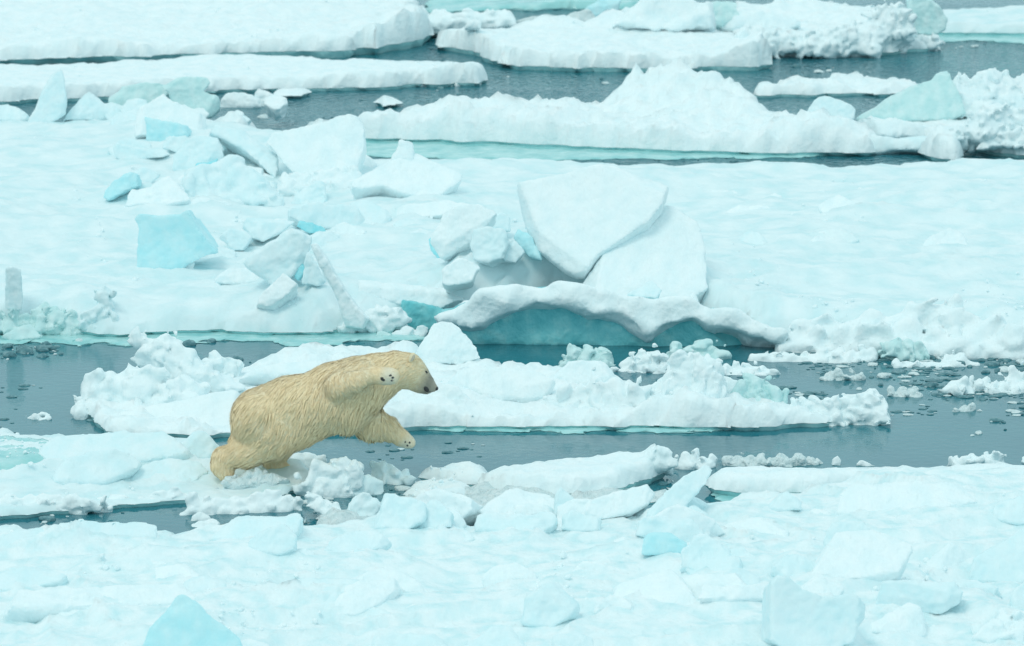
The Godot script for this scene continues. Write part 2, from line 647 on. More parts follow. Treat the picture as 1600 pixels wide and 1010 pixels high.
# ---------------------------------------------------------------- the floes, far to near
func floes():
	floe("ice_floe", "farthest white floe running out of the picture along its upper left edge", [-260, 103, -100, 98, 0, 94, 120, 90, 262, 86, 400, 82, 520, 80, 600, 73, 664, 63], [672, 40, 655, 12, 640, -10, 560, -40, 200, -46, -300, -40], 0.30,
		{"uneven": 0.09, "ragged": 0.26, "frill": 0.12, "lumps": 0.08, "lip": 0.12, "under": 0.5, "cell": 0.06, "mounds": [[240, 78, 0.16, 0.5, 0.7], [630, 40, 0.22, 0.9, 2.0], [100, 40, 0.1, 1.2, 2.0], [440, 20, 0.12, 1.6, 2.0], [560, 55, 0.1, 0.9, 1.0]]})
	floe("ice_floe", "turquoise half flooded floe at the very top, behind the lumpy snow", [640, 22, 760, 16, 900, 14, 1000, 14], [1050, -8, 900, -22, 700, -20], 0.10, {"m": "ledge", "lip": 0.02, "ragged": 0.25})
	floe("ice_floe", "flat pale floe at the top right corner with a turquoise waterline", [1436, 52, 1500, 51, 1600, 52, 1800, 54], [1800, 4, 1600, 7, 1500, 8, 1440, 10], 0.20, {"m": "drift", "lip": 0.06, "ragged": 0.12, "lumps": 0.02})
	floe("ice_shelf", "turquoise submerged ledge along the front of the flat top right floe", [1440, 66, 1520, 64, 1620, 70, 1800, 72], [1800, 50, 1600, 49, 1440, 47], 0.012, {"m": "ledge", "lip": 0.006, "rim": 0.05, "uneven": 0.002, "lumps": 0.0, "crumb": 0.002, "ragged": 0.25, "category": "ice ledge"})
	floe("ice_floe", "snowy straight edged floe at top centre, left of dark rippled water", [672, 70, 730, 80, 790, 98, 806, 105, 900, 106, 1010, 107, 1120, 105, 1212, 103, 1220, 94], [1214, 74, 1170, 56, 1105, 40, 1010, 34, 900, 35, 840, 36, 720, 42, 680, 46], 0.30,
		{"uneven": 0.06, "ragged": 0.26, "frill": 0.12, "lumps": 0.07, "lip": 0.07, "under": 0.4, "mounds": [[850, 40, 0.12, 0.3], [885, 40, 0.1, 0.3], [980, 36, 0.2, 0.7], [1195, 74, 0.2, 0.5, 1.2], [760, 66, 0.1, 0.8, 1.5]]})
	floe("ice_floe", "snow mass under the heaped lumps at the top right", [1120, 62, 1180, 68, 1250, 80, 1330, 82, 1400, 80], [1470, 58, 1440, 30, 1380, 8, 1300, 2, 1160, 8, 1090, 20, 1110, 42], 0.22, {"uneven": 0.12, "ragged": 0.25, "lumps": 0.1})
	floe("ice_floe", "long flat white floe below the dark lead, upper left", [-260, 168, -60, 160, 100, 154, 230, 150, 342, 142, 440, 139, 560, 137, 650, 133, 742, 130, 768, 124], [772, 106, 745, 96, 690, 93, 600, 91, 480, 86, 350, 86, 200, 91, 0, 98, -260, 108], 0.24,
		{"uneven": 0.04, "ragged": 0.26, "frill": 0.12, "lumps": 0.03, "lip": 0.05, "under": 0.35, "mounds": [[735, 112, 0.12, 0.5, 1.0], [690, 116, 0.1, 0.5, 0.6], [560, 108, 0.07, 0.9, 1.0]]})
	floe("ice_floe", "small white pan with a low hump, right of the two rounded lumps afloat", [414, 148, 440, 151, 490, 149, 524, 144], [515, 139, 470, 134, 425, 134], 0.13, {"ragged": 0.08, "rim": 0.2})
	floe("ice_floe", "tiny white floe adrift alone in grey water, upper middle", [573, 164, 600, 167, 641, 164], [636, 156, 606, 153, 580, 155], 0.10, {"ragged": 0.08, "rim": 0.1, "lumps": 0.1})
	floe("ice_floe", "crumbly broken floe alone in the dark rippled water at the upper right", [1146, 147, 1200, 149, 1260, 148, 1330, 146, 1420, 147, 1450, 142], [1440, 124, 1390, 118, 1330, 116, 1250, 122, 1170, 138], 0.12, {"m": "snow", "ragged": 0.22, "lumps": 0.12, "lip": 0.04})
	floe("ice_floe", "long snowy ridge floe across the middle distance", [340, 206, 384, 208, 430, 213, 500, 214, 600, 216, 760, 222, 900, 228, 1040, 234, 1200, 239, 1300, 238, 1440, 237, 1512, 231], [1500, 222, 1420, 208, 1340, 196, 1240, 186, 1180, 172, 1090, 162, 1000, 160, 900, 172, 800, 172, 700, 172, 560, 176, 400, 186, 330, 194], 0.34,
		{"uneven": 0.07, "ragged": 0.16, "lumps": 0.15, "crumb": 0.03, "frill": 0.15, "lip": 0.06, "under": 0.5, "rim": 0.28, "mounds": [[975, 156, 0.5, 0.7, 1.0], [1050, 164, 0.42, 0.9, 1.0], [1140, 172, 0.3, 0.9, 1.0], [780, 172, 0.3, 0.5, 1.0], [700, 178, 0.24, 0.5, 1.0], [880, 182, 0.2, 0.9, 1.2], [600, 190, 0.12, 0.9, 1.2], [1260, 196, 0.2, 0.7, 1.0], [470, 178, 0.2, 0.4, 0.7]]})
	floe("ice_shelf", "pale turquoise submerged ledge filling the narrow lead below the long ridge", [560, 244, 700, 250, 900, 250, 1100, 248, 1300, 246], [1300, 236, 1040, 226, 760, 216, 560, 212], 0.012, {"m": "ledge", "lip": 0.006, "rim": 0.05, "uneven": 0.003, "lumps": 0.0, "crumb": 0.003, "ragged": 0.2, "category": "ice ledge"})
	floe("ice_floe", "heaped rubble floe leaving the picture on the right below the dark rippled water", [1330, 206, 1420, 222, 1500, 228, 1560, 240, 1760, 246], [1760, 150, 1600, 160, 1480, 172, 1380, 176], 0.2, {"m": "snow", "uneven": 0.08, "ragged": 0.2, "lumps": 0.1})
	floe("ice_floe", "broad main floe across the middle carrying the largest heap of tilted ice blocks", [-400, 520, -200, 522, 0, 519, 40, 515, 90, 516, 180, 522, 300, 514, 420, 520, 520, 519, 600, 512, 640, 498, 720, 500, 800, 494, 880, 486, 960, 490, 1060, 498, 1140, 514, 1200, 526, 1260, 530, 1400, 532, 1500, 534, 1590, 544, 1640, 552, 1800, 556, 2000, 560], [2000, 236, 1700, 238, 1560, 233, 1500, 231, 1300, 242, 1080, 243, 880, 245, 740, 252, 640, 244, 560, 236, 500, 220, 400, 206, 330, 190, 200, 176, 60, 178, -400, 190], 0.36,
		{"m": "drift", "uneven": 0.05, "ragged": 0.2, "lumps": 0.018, "crumb": 0.005, "lip": 0.06, "under": 0.5, "rim": 0.8, "terrace": 0.10, "ridge": 0.04, "cell": 0.062, "stretch": 1.35, "mounds": [
			[880, 452, 0.30, 1.5, 2.0], [800, 455, 0.2, 1.2, 1.6], [1010, 455, 0.26, 1.4, 1.8], [720, 465, 0.14, 0.9, 1.2], [1120, 480, 0.14, 0.8, 1.2], [960, 400, 0.07, 1.0, 3.0], [440, 470, 0.077, 1.3, 1.4], [330, 440, 0.0525, 1.6, 2.0], [250, 480, 0.056, 1.5, 1.5],
			[130, 470, 0.049, 1.0, 1.4], [620, 440, 0.077, 1.6, 2.2], [340, 300, 0.122, 1.6, 4.0], [300, 220, 0.105, 1.4, 3.5], [600, 330, 0.07, 1.6, 3.0], [540, 400, 0.07, 1.3, 2.5], [60, 260, 0.049, 1.6, 3.0], [130, 330, 0.049, 2.4, 2.0],
			[1260, 360, 0.077, 1.0, 1.6], [1370, 330, 0.091, 1.3, 2.0], [1480, 300, 0.077, 1.4, 2.0], [1570, 330, 0.07, 1.2, 2.0], [1420, 400, 0.056, 1.8, 1.6], [1560, 420, 0.049, 1.2, 2.0], [1200, 430, 0.063, 1.0, 1.6], [1300, 450, 0.042, 1.3, 1.8], [1500, 470, 0.042, 1.3, 1.6], [1150, 470, 0.056, 0.9, 1.5], [80, 420, 0.035, 1.8, 1.4], [200, 400, 0.035, 1.2, 1.2]]})
	floe("ice_shelf", "turquoise ledge under water along the left front edge of the main floe", [-300, 536, 0, 534, 100, 536, 200, 540, 330, 534, 450, 538, 560, 536, 650, 532], [650, 506, 500, 516, 300, 510, 180, 516, 0, 512, -300, 514], 0.012, {"m": "ledge", "lip": 0.006, "rim": 0.05, "uneven": 0.003, "lumps": 0.0, "crumb": 0.003, "ragged": 0.35, "category": "ice ledge"})
	floe("ice_floe", "small island of crumbled snow behind the leaping bear, circled by water", [128, 650, 160, 668, 190, 678, 330, 680, 440, 676, 560, 670, 640, 667, 760, 667, 850, 667, 980, 664, 1080, 668, 1170, 668, 1260, 664, 1384, 660], [1386, 650, 1300, 640, 1200, 622, 1120, 600, 1000, 592, 900, 584, 830, 576, 756, 562, 650, 556, 560, 560, 470, 568, 372, 574, 300, 588, 180, 604, 130, 630], 0.16,
		{"uneven": 0.05, "ragged": 0.16, "lumps": 0.10, "crumb": 0.03, "frill": 0.15, "lip": 0.05, "under": 0.4, "rim": 0.16, "mounds": [[690, 620, 0.2, 0.5, 0.9], [800, 600, 0.14, 0.6, 0.8], [470, 570, 0.12, 0.6, 0.6], [600, 562, 0.16, 0.5, 0.6], [640, 560, 0.16, 0.2, 0.4], [560, 620, 0.1, 0.7, 1.2], [880, 610, 0.14, 0.6, 1.0], [1060, 640, 0.16, 0.6, 0.8], [1150, 650, 0.1, 0.5, 0.6]]})
	floe("ice_shelf", "turquoise ledge under water along the near edge of the island behind the bear", [590, 676, 700, 675, 850, 674, 1000, 674, 1100, 676, 1200, 670], [1200, 660, 1180, 660, 1000, 658, 800, 660, 600, 662], 0.012, {"m": "ledge", "lip": 0.006, "rim": 0.05, "uneven": 0.003, "lumps": 0.0, "crumb": 0.003, "ragged": 0.3, "category": "ice ledge"})
	floe("ice_floe", "low wet floe at the left that the bear pushes off from", [-300, 806, -100, 806, 40, 806, 130, 796, 200, 790, 290, 782, 330, 784, 430, 778, 480, 762, 500, 748, 470, 738], [455, 726, 400, 712, 350, 702, 330, 696, 300, 674, 200, 672, 100, 675, 0, 672, -300, 668], 0.13,
		{"m": "drift", "uneven": 0.04, "ragged": 0.1, "lumps": 0.05, "terrace": 0.1, "lip": 0.04, "under": 0.3, "rim": 0.12})
	floe("ice_shelf", "wet turquoise shelf at the left edge, lower than the snow round it", [-100, 752, 20, 752, 70, 742, 96, 735], [100, 690, 60, 680, -100, 676], 0.20, {"m": "ledge", "lip": 0.05, "ragged": 0.1, "category": "ice ledge", "lumps": 0.02, "uneven": 0.02})
	floe("ice_floe", "slim snowy floe ending in a knob, lying right of the bear's outstretched paw", [742, 755, 800, 770, 880, 772, 960, 764, 1024, 748, 1052, 738], [1050, 712, 1010, 705, 940, 708, 870, 713, 780, 722, 764, 730], 0.24, {"uneven": 0.03, "ragged": 0.1, "lumps": 0.05, "rim": 0.16, "mounds": [[1030, 708, 0.16, 0.14, 0.4]], "under": 0.45, "lip": 0.08})
	floe("ice_floe", "pointed snow slab below the bear's outstretched paw, beside the slim knobbed floe", [640, 744, 700, 756, 760, 758, 790, 748], [776, 730, 730, 719, 690, 724], 0.18, {"uneven": 0.03, "ragged": 0.08, "lumps": 0.04, "rim": 0.12})
	floe("ice_floe", "flat white pan wedged between slush, just in front of the pointed snow slab", [624, 776, 670, 782, 726, 778, 744, 766], [735, 756, 690, 748, 650, 750], 0.10, {"uneven": 0.03, "ragged": 0.08, "rim": 0.1})
	floe("slush", "grey brown slush of crushed ice in the gap below the slim knobbed floe", [600, 806, 700, 808, 800, 804, 880, 798, 1000, 784, 1060, 776], [1060, 764, 980, 762, 860, 764, 740, 762, 680, 776, 600, 786], 0.03, {"m": "slush", "ragged": 0.3, "lumps": 0.09, "lip": 0.012, "crumb": 0.03, "category": "slush"})
	floe("slush", "patch of grey slush at the end of the crack below the crumbly edge piece", [460, 818, 520, 824, 590, 818], [590, 800, 530, 806, 470, 808], 0.03, {"m": "slush", "ragged": 0.2, "lumps": 0.09, "lip": 0.012, "crumb": 0.03, "category": "slush"})
	floe("ice_floe", "long smooth tongue of snow bordering the dark lead at the lower right", [1090, 766, 1160, 770, 1230, 771, 1290, 766, 1330, 760, 1420, 758, 1640, 764, 1900, 768], [1900, 716, 1620, 716, 1410, 722, 1260, 722, 1120, 722], 0.25, {"uneven": 0.025, "ragged": 0.08, "lumps": 0.02, "rim": 0.3, "lip": 0.08, "under": 0.4})
	floe("ice_shelf", "strip of teal flooded ice in the joint in front of the long snow tongue", [1130, 784, 1260, 790, 1400, 784], [1400, 752, 1260, 760, 1120, 758], 0.015, {"m": "ledge", "lip": 0.008, "rim": 0.05, "uneven": 0.003, "lumps": 0.0, "crumb": 0.003, "ragged": 0.2, "category": "ice ledge"})
	floe("ice_floe", "great foreground floe filling the bottom of the picture, littered with blocks", [-500, 1250, 800, 1260, 2100, 1250], [2100, 760, 1800, 752, 1600, 752, 1440, 750, 1320, 758, 1230, 766, 1160, 768, 1100, 776, 1000, 786, 900, 798, 800, 798, 700, 800, 620, 806, 560, 816, 480, 820, 380, 830, 300, 822, 250, 806, 200, 808, 80, 832, 0, 846, -500, 850], 0.30,
		{"m": "front", "uneven": 0.05, "ragged": 0.14, "lumps": 0.022, "crumb": 0.006, "terrace": 0.20, "ridge": 0.07, "lip": 0.05, "under": 0.4, "rim": 0.3, "stretch": 1.6, "mounds": [
			[150, 860, 0.056, 1.4, 1.0], [260, 880, 0.048, 1.2, 1.2], [720, 830, 0.064, 1.1, 1.2], [900, 840, 0.064, 1.2, 1.4], [1000, 830, 0.096, 0.9, 1.2], [1150, 860, 0.064, 1.2, 1.2], [700, 900, 0.04, 1.6, 1.2], [1330, 880, 0.08, 1.2, 1.5], [1420, 800, 0.048, 1.2, 1.0], [1500, 850, 0.048, 1.2, 1.0], [1180, 800, 0.04, 0.8, 0.9],
			[300, 960, 0.048, 1.4, 0.6], [620, 985, 0.072, 0.5, 0.7], [860, 960, 0.08, 0.8, 1.0], [1000, 970, 0.056, 1.2, 1.0], [1130, 980, 0.048, 1.0, 0.8], [1400, 970, 0.064, 1.2, 1.0], [1540, 960, 0.064, 1.0, 1.2], [520, 930, 0.04, 1.2, 0.5], [100, 1000, 0.04, 1.2, 0.6]]})


# ---------------------------------------------------------------- the heap on the main floe
func shelf_blocks():
	group = "ice blocks heaped on the main floe"
	var b := func(label: String, outline: Array, foot: float, opt := {}, level := 0.36): block("ice_block", label, outline, foot, level, opt)
	# left edge
	b.call("tall shark fin of ice standing alone at the far left", [36, 198, 56, 165, 67, 140, 78, 115, 88, 99, 96, 101, 101, 121, 104, 159, 102, 180, 70, 198], 193, {"tilt": 78, "thick": 0.22, "chips": 1, "lump": 0.02})
	b.call("rounded block leaning against the right side of the shark fin", [98, 188, 118, 157, 139, 139, 155, 146, 170, 165, 178, 188], 184, {"tilt": 66, "thick": 0.6})
	b.call("low flat block cut by the left picture edge, beside the shark fin", [-20, 188, -10, 162, 12, 160, 44, 172, 50, 186, 20, 190], 186, {"tilt": 55, "thick": 0.5, "soft": 0.08})
	b.call("grey mushroom shaped block at the back of the heap, nearest the dark water", [262, 182, 262, 146, 250, 132, 290, 121, 324, 117, 329, 130, 318, 142, 340, 150, 347, 168, 330, 184], 178, {"m": "green", "tilt": 72, "thick": 0.5})
	b.call("greyish boulder behind the peaked slab, left of the mushroom shaped block", [168, 172, 168, 150, 190, 133, 222, 128, 262, 128, 276, 142, 240, 160, 200, 178], 170, {"m": "green", "tilt": 65})
	b.call("squat block with a blue foot, tucked against the peaked slab's left end", [189, 188, 188, 168, 198, 156, 211, 152, 228, 153, 232, 176, 222, 192], 187, {"tilt": 62})
	b.call("large tilted slab with a sharp peak at the top of the left heap", [206, 212, 214, 168, 232, 156, 256, 139, 270, 152, 296, 162, 326, 177, 328, 204, 320, 212, 288, 214, 250, 212], 206, {"m": "snow", "tilt": 58, "thick": 0.5, "soft": 0.03, "lump": 0.02, "chips": 1})
	b.call("broken ledge with a bright blue corner, below the peaked slab", [228, 224, 224, 182, 252, 190, 288, 194, 294, 214, 262, 226], 221, {"m": "blue", "tilt": 80, "thick": 0.5})
	b.call("narrow flat step of ice low on the left of the heap, above the blue wedge", [178, 246, 178, 224, 224, 226, 256, 229, 268, 238, 254, 246, 210, 250], 245, {"tilt": 64, "thick": 0.6})
	b.call("stubby bar of ice between the blue corner ledge and the peaked block in the middle", [252, 232, 256, 212, 290, 212, 312, 220, 296, 234, 272, 238], 232, {"tilt": 66})
	b.call("peaked block in the middle of the left heap, bright blue beneath it", [270, 266, 272, 230, 288, 218, 316, 209, 338, 213, 348, 242, 340, 256, 318, 260, 300, 264, 290, 272], 262, {"tilt": 68, "thick": 0.55})
	b.call("long slab leaning down to the right along the heap's right shoulder", [326, 206, 329, 189, 366, 194, 382, 199, 414, 220, 430, 234, 437, 258, 430, 278, 414, 266, 390, 244, 364, 224], 262, {"tilt": 52, "thick": 0.6, "yaw": -8.0})
	b.call("crumbled triangular mound at the right foot of the left heap", [284, 310, 298, 268, 338, 250, 360, 243, 398, 247, 420, 272, 440, 296, 436, 316, 360, 318], 311, {"m": "ice", "tilt": 46, "thick": 0.6, "lump": 0.08, "crumb": 0.022, "crumb_size": 0.14})
	b.call("blue sided wedge block at the lower left of the heap", [158, 308, 161, 296, 176, 280, 202, 266, 216, 268, 212, 290, 188, 303, 168, 314], 307, {"m": "blue", "tilt": 72, "thick": 0.45})
	b.call("small leaning block just above and right of the blue sided wedge", [206, 294, 208, 266, 220, 257, 234, 263, 254, 273, 232, 292], 292, {"tilt": 66})
	b.call("low crumbly ramp in front of the small leaning block", [186, 318, 204, 296, 230, 287, 262, 270, 290, 280, 300, 312, 260, 320], 313, {"m": "snow", "tilt": 36, "thick": 0.4, "lump": 0.06})
	# centre of the heap
	b.call("big smooth slab propped upright in the centre of the heap", [413, 222, 425, 207, 479, 196, 536, 179, 558, 175, 566, 191, 568, 225, 556, 266, 540, 288, 496, 294, 470, 280, 449, 262, 434, 244], 284, {"m": "snow", "tilt": 58, "thick": 0.36, "soft": 0.03, "lump": 0.02, "chips": 0, "yaw": -16.0})
	b.call("rough snow skirt at the foot of the big smooth slab", [440, 300, 444, 272, 500, 268, 546, 258, 572, 272, 566, 298, 500, 306], 300, {"m": "snow", "tilt": 44, "thick": 0.4, "lump": 0.07, "crumb": 0.016})
	b.call("wide kite shaped slab lying tilted, right of the big smooth slab", [543, 292, 556, 280, 592, 259, 620, 238, 652, 234, 694, 253, 722, 272, 720, 282, 686, 306, 656, 309, 624, 301, 598, 289, 566, 296], 304, {"m": "snow", "tilt": 36, "thick": 0.3, "soft": 0.04, "lump": 0.02, "chips": 0, "yaw": 8.0})
	b.call("rounded knob with a square tip, sitting on the kite shaped slab", [592, 286, 600, 256, 616, 236, 624, 216, 644, 221, 648, 250, 647, 280, 622, 288], 282, {"m": "snow", "fwd": 0.0, "tilt": 74, "thick": 0.4, "soft": 0.08}, 0.62)
	b.call("thick snow topped plank low in the centre, sheltering a bright blue gap", [450, 338, 451, 319, 502, 317, 553, 320, 581, 342, 579, 352, 549, 362, 506, 356, 464, 344], 358, {"tilt": 64, "thick": 0.5})
	b.call("hump of ice left of the thick snow topped plank", [452, 318, 462, 300, 490, 282, 506, 284, 512, 318, 480, 324], 316, {"tilt": 60, "lump": 0.06})
	b.call("long low snow bar running right below the kite shaped slab", [606, 338, 610, 316, 660, 306, 748, 304, 752, 320, 690, 336, 650, 342], 336, {"m": "snow", "tilt": 38, "thick": 0.3})
	# left middle
	b.call("large cube with a sheer turquoise face standing apart on the left", [213, 424, 216, 358, 208, 342, 215, 333, 245, 337, 280, 334, 292, 326, 306, 350, 326, 378, 342, 400, 318, 402, 300, 410, 284, 424], 420, {"m": "blue", "tilt": 83, "thick": 0.75, "soft": 0.03, "lump": 0.02, "chips": 1, "yaw": -12.0})
	b.call("sloping snow buttress on the right flank of the turquoise faced cube", [296, 350, 312, 352, 338, 378, 368, 390, 366, 406, 330, 408, 306, 404], 402, {"m": "snow", "tilt": 58, "thick": 0.5, "soft": 0.1})
	b.call("little pointed shard at the foot of the turquoise faced cube", [281, 424, 286, 404, 294, 397, 304, 410, 302, 424], 422, {"tilt": 74, "thick": 0.15, "m": "snow"})
	b.call("flat topped block left of the blue gap, behind the big rounded block", [378, 352, 384, 335, 413, 337, 461, 345, 440, 364, 410, 378, 393, 370], 375, {"tilt": 68, "thick": 0.5})
	b.call("small cracked block between the turquoise faced cube and the big rounded block", [341, 370, 360, 356, 384, 360, 395, 370, 380, 392, 362, 392], 390, {"tilt": 70, "thick": 0.35})
	b.call("big rounded block behind the leaning snow stick", [382, 410, 393, 388, 426, 370, 440, 358, 467, 353, 488, 366, 484, 388, 476, 412, 462, 424, 452, 434, 424, 448, 404, 434], 442, {"tilt": 72, "thick": 0.6, "soft": 0.09, "lump": 0.05})
	b.call("low oval lump in front of the big rounded block", [333, 436, 350, 416, 380, 415, 404, 424, 412, 440, 380, 446], 441, {"m": "snow", "tilt": 50, "thick": 0.4, "soft": 0.1})
	b.call("thin plate rising like a shark's back beside the leaning stick", [396, 476, 408, 458, 423, 445, 442, 425, 466, 442, 452, 458, 424, 478], 474, {"m": "snow", "tilt": 50, "thick": 0.3, "lump": 0.02})
	b.call("leaning snow covered stick of ice pointing up left above the channel", [479, 381, 494, 381, 508, 402, 536, 448, 556, 480, 574, 500, 566, 514, 540, 510, 530, 478, 516, 450, 500, 418, 488, 392], 508, {"m": "snow", "fwd": 0.15, "tilt": 82, "thick": 0.2, "chips": 0, "soft": 0.04, "lump": 0.02, "taper": 0.0}, 0.12)
	b.call("thin translucent fin just left of the leaning stick", [470, 444, 475, 412, 481, 386, 492, 408, 510, 440, 500, 448], 442, {"tilt": 76, "thick": 0.16})
	b.call("snowy foot of the leaning stick reaching over the channel", [520, 516, 540, 498, 576, 488, 600, 474, 622, 478, 640, 497, 630, 506, 590, 518, 550, 520], 517, {"m": "snow", "tilt": 62, "thick": 0.4, "soft": 0.1, "lump": 0.06, "crumb": 0.015}, 0.06)
	# right of centre
	b.call("slanted block with a bright blue crack under its left corner", [673, 378, 687, 326, 749, 315, 781, 326, 766, 346, 732, 379, 700, 397, 686, 400], 397, {"m": "snow", "tilt": 58, "thick": 0.36, "soft": 0.05})
	b.call("square lump left of the huge slab, blue beneath", [733, 380, 740, 359, 758, 352, 788, 354, 796, 377, 788, 404, 762, 413, 738, 406], 409, {"tilt": 66, "thick": 0.45, "soft": 0.07})
	b.call("fist sized looking block wedged between the square lump and the huge slab", [786, 408, 788, 382, 806, 376, 822, 394, 806, 410], 407, {"tilt": 66, "thick": 0.3})
	b.call("half hidden block above the square lump, left of the huge slab", [764, 356, 766, 342, 782, 330, 798, 338, 800, 362], 372, {"tilt": 70, "thick": 0.3})
	b.call("blue shard in the shadow of the huge slab's left edge", [800, 372, 806, 352, 826, 364, 842, 388, 846, 406, 824, 400], 398, {"m": "blue", "tilt": 64, "thick": 0.3})
	b.call("huge triangular slab tilted toward the viewer, biggest of the heap", [804, 286, 832, 279, 898, 265, 960, 248, 987, 258, 1047, 274, 1038, 314, 1014, 344, 957, 383, 936, 397, 915, 421, 898, 425, 880, 416, 838, 383, 824, 366, 812, 347], 423, {"m": "snow", "tilt": 44, "thick": 0.26, "soft": 0.02, "lump": 0.012, "chips": 0, "yaw": -10.0}, 0.5)
	b.call("broad rounded slab leaning behind the huge triangular slab's right edge", [900, 470, 905, 424, 957, 383, 1028, 332, 1046, 314, 1070, 317, 1091, 344, 1102, 383, 1108, 450, 1082, 466, 987, 474], 462, {"tilt": 38, "thick": 0.35, "soft": 0.03, "lump": 0.014, "chips": 0, "m": "snow"}, 0.5)
	b.call("faceted snow block low on the brow above the arch's left end", [688, 444, 690, 420, 716, 398, 750, 414, 742, 438, 700, 448], 441, {"m": "snow", "tilt": 58, "thick": 0.4}, 0.45)
	b.call("faint blue wedge let into the snow above the arch's right end", [978, 462, 994, 446, 1012, 434, 1036, 452, 1028, 466], 463, {"tilt": 46, "thick": 0.2}, 0.6)
	b.call("upright horn of snow at the right end of the arch brow", [1066, 506, 1074, 470, 1083, 452, 1092, 470, 1098, 506], 515, {"m": "snow", "tilt": 74, "thick": 0.3}, 0.2)
	# the arch over the channel
	b.call("overhanging snow brow that arches over the teal ice wall", [682, 488, 690, 500, 719, 503, 791, 490, 844, 473, 880, 468, 927, 487, 975, 496, 1012, 523, 1036, 510, 1078, 496, 1130, 512, 1222, 536, 1230, 520, 1180, 492, 1120, 478, 1085, 462, 1030, 462, 960, 450, 880, 436, 800, 446, 730, 458, 690, 470], 536, {"m": "snow", "tilt": 66, "thick": 1.2, "soft": 0.10, "lump": 0.075, "crumb": 0.013, "taper": 0.0, "chips": 0, "yaw": 0.0, "fwd": 0.65, "category": "snow brow", "cell": 0.05}, 0.0)
	b.call("sheer teal ice wall under the snow arch, standing in the water", [680, 530, 684, 490, 760, 470, 880, 450, 1000, 476, 1120, 490, 1228, 520, 1226, 556, 1100, 556, 1000, 550, 860, 542, 740, 540], 540, {"m": "wall", "tilt": 86, "thick": 0.6, "soft": 0.1, "lump": 0.05, "crumb": 0.012, "taper": 0.0, "chips": 0, "yaw": -3.0, "category": "ice wall", "cell": 0.05}, 0.0)
	b.call("teal cave wall left of the snow arch, over the white pyramid", [626, 512, 630, 470, 660, 474, 700, 488, 694, 524, 650, 522], 514, {"m": "wall", "tilt": 84, "thick": 0.4, "lump": 0.04, "taper": 0.0, "chips": 0, "category": "ice wall"}, 0.0)
	b.call("thick snow slab roofing the teal cave left of the arch", [560, 462, 562, 434, 640, 440, 720, 446, 730, 462, 690, 484, 652, 486, 610, 472], 508, {"m": "snow", "tilt": 62, "thick": 0.7, "lump": 0.04, "taper": 0.0, "chips": 0, "fwd": 0.3}, 0.0)
	b.call("crumbled bank of greenish rubble ice at the water's edge, right of the arch", [1216, 556, 1224, 530, 1244, 505, 1290, 494, 1340, 496, 1400, 480, 1470, 470, 1520, 480, 1560, 496, 1594, 520, 1600, 556, 1500, 566, 1380, 564, 1280, 562], 557, {"m": "snow", "tilt": 46, "thick": 0.6, "lump": 0.10, "crumb": 0.03, "crumb_size": 0.16, "chips": 0, "soft": 0.1, "cell": 0.045}, 0.0)
	b.call("sea green hollow of glassy ice in the rubble bank", [1380, 558, 1386, 540, 1420, 528, 1450, 540, 1452, 562, 1420, 566], 561, {"m": "green", "tilt": 70, "thick": 0.3, "lump": 0.06, "crumb": 0.02, "fwd": 0.12}, 0.0)
	# snow covered rises on the right half of the floe
	b.call("low rise with a blue notch on the right half of the main floe", [1236, 392, 1250, 366, 1290, 352, 1330, 358, 1350, 372, 1310, 390, 1276, 396], 391, {"sink": 0.10, "m": "drift", "tilt": 24, "thick": 0.3, "soft": 0.1})
	b.call("half buried block high on the right, nearest the turquoise lead", [1280, 338, 1300, 318, 1344, 308, 1390, 312, 1420, 330, 1380, 346, 1320, 346], 342, {"sink": 0.10, "m": "drift", "tilt": 30, "thick": 0.3, "lump": 0.06})
	b.call("snow covered plank at the right picture edge with a blue shadow line", [1480, 318, 1500, 300, 1560, 304, 1640, 330, 1640, 352, 1590, 346, 1530, 330], 344, {"sink": 0.10, "m": "drift", "tilt": 28, "thick": 0.3})
	b.call("long drifted step low on the right of the main floe", [1400, 412, 1404, 398, 1480, 390, 1570, 396, 1586, 408, 1500, 418], 412, {"sink": 0.10, "m": "snow", "tilt": 22, "thick": 0.3, "soft": 0.1})
	b.call("small half drifted block between the low rise and the broad rounded slab", [1130, 330, 1150, 316, 1200, 320, 1214, 334, 1170, 344], 340, {"sink": 0.10, "m": "snow", "tilt": 30, "thick": 0.3, "soft": 0.08})
	rubble("ice_chunk", "small chunks in the main floe's heap", [[170, 160, 440, 330, 40], [440, 250, 700, 400, 22], [330, 350, 480, 440, 8], [700, 350, 830, 410, 6], [1120, 300, 1580, 430, 10]], Vector2(18, 84), 0.36, 91)
	# clear blue ice laid bare in the cracks
	b.call("bright blue seam in the crack along the huge slab's right edge", [930, 412, 936, 398, 957, 384, 1014, 345, 1036, 316, 1042, 322, 1022, 352, 968, 392], 432, {"m": "seam", "tilt": 44, "thick": 0.12, "lump": 0.01, "chips": 0, "fwd": 0.0}, 0.52)
	b.call("bright blue seam under the left corner of the slanted block", [668, 372, 674, 370, 682, 392, 690, 402, 684, 406, 672, 390], 402, {"m": "seam", "tilt": 66, "thick": 0.14, "lump": 0.01, "chips": 0})
	b.call("blue hollow sheltered under the thick snow topped plank", [462, 354, 464, 342, 484, 346, 508, 356, 512, 366, 484, 366], 364, {"m": "seam", "tilt": 76, "thick": 0.2, "lump": 0.02, "chips": 0})
	b.call("blue hollow beneath the peaked block of the left heap", [302, 264, 306, 254, 324, 253, 342, 246, 338, 262, 320, 266], 264, {"m": "seam", "tilt": 76, "thick": 0.2, "lump": 0.02, "chips": 0})
	b.call("blue gap behind the foot of the leaning snow stick", [458, 434, 462, 416, 474, 410, 478, 424, 466, 440], 440, {"m": "seam", "tilt": 70, "thick": 0.2, "lump": 0.02, "chips": 0})
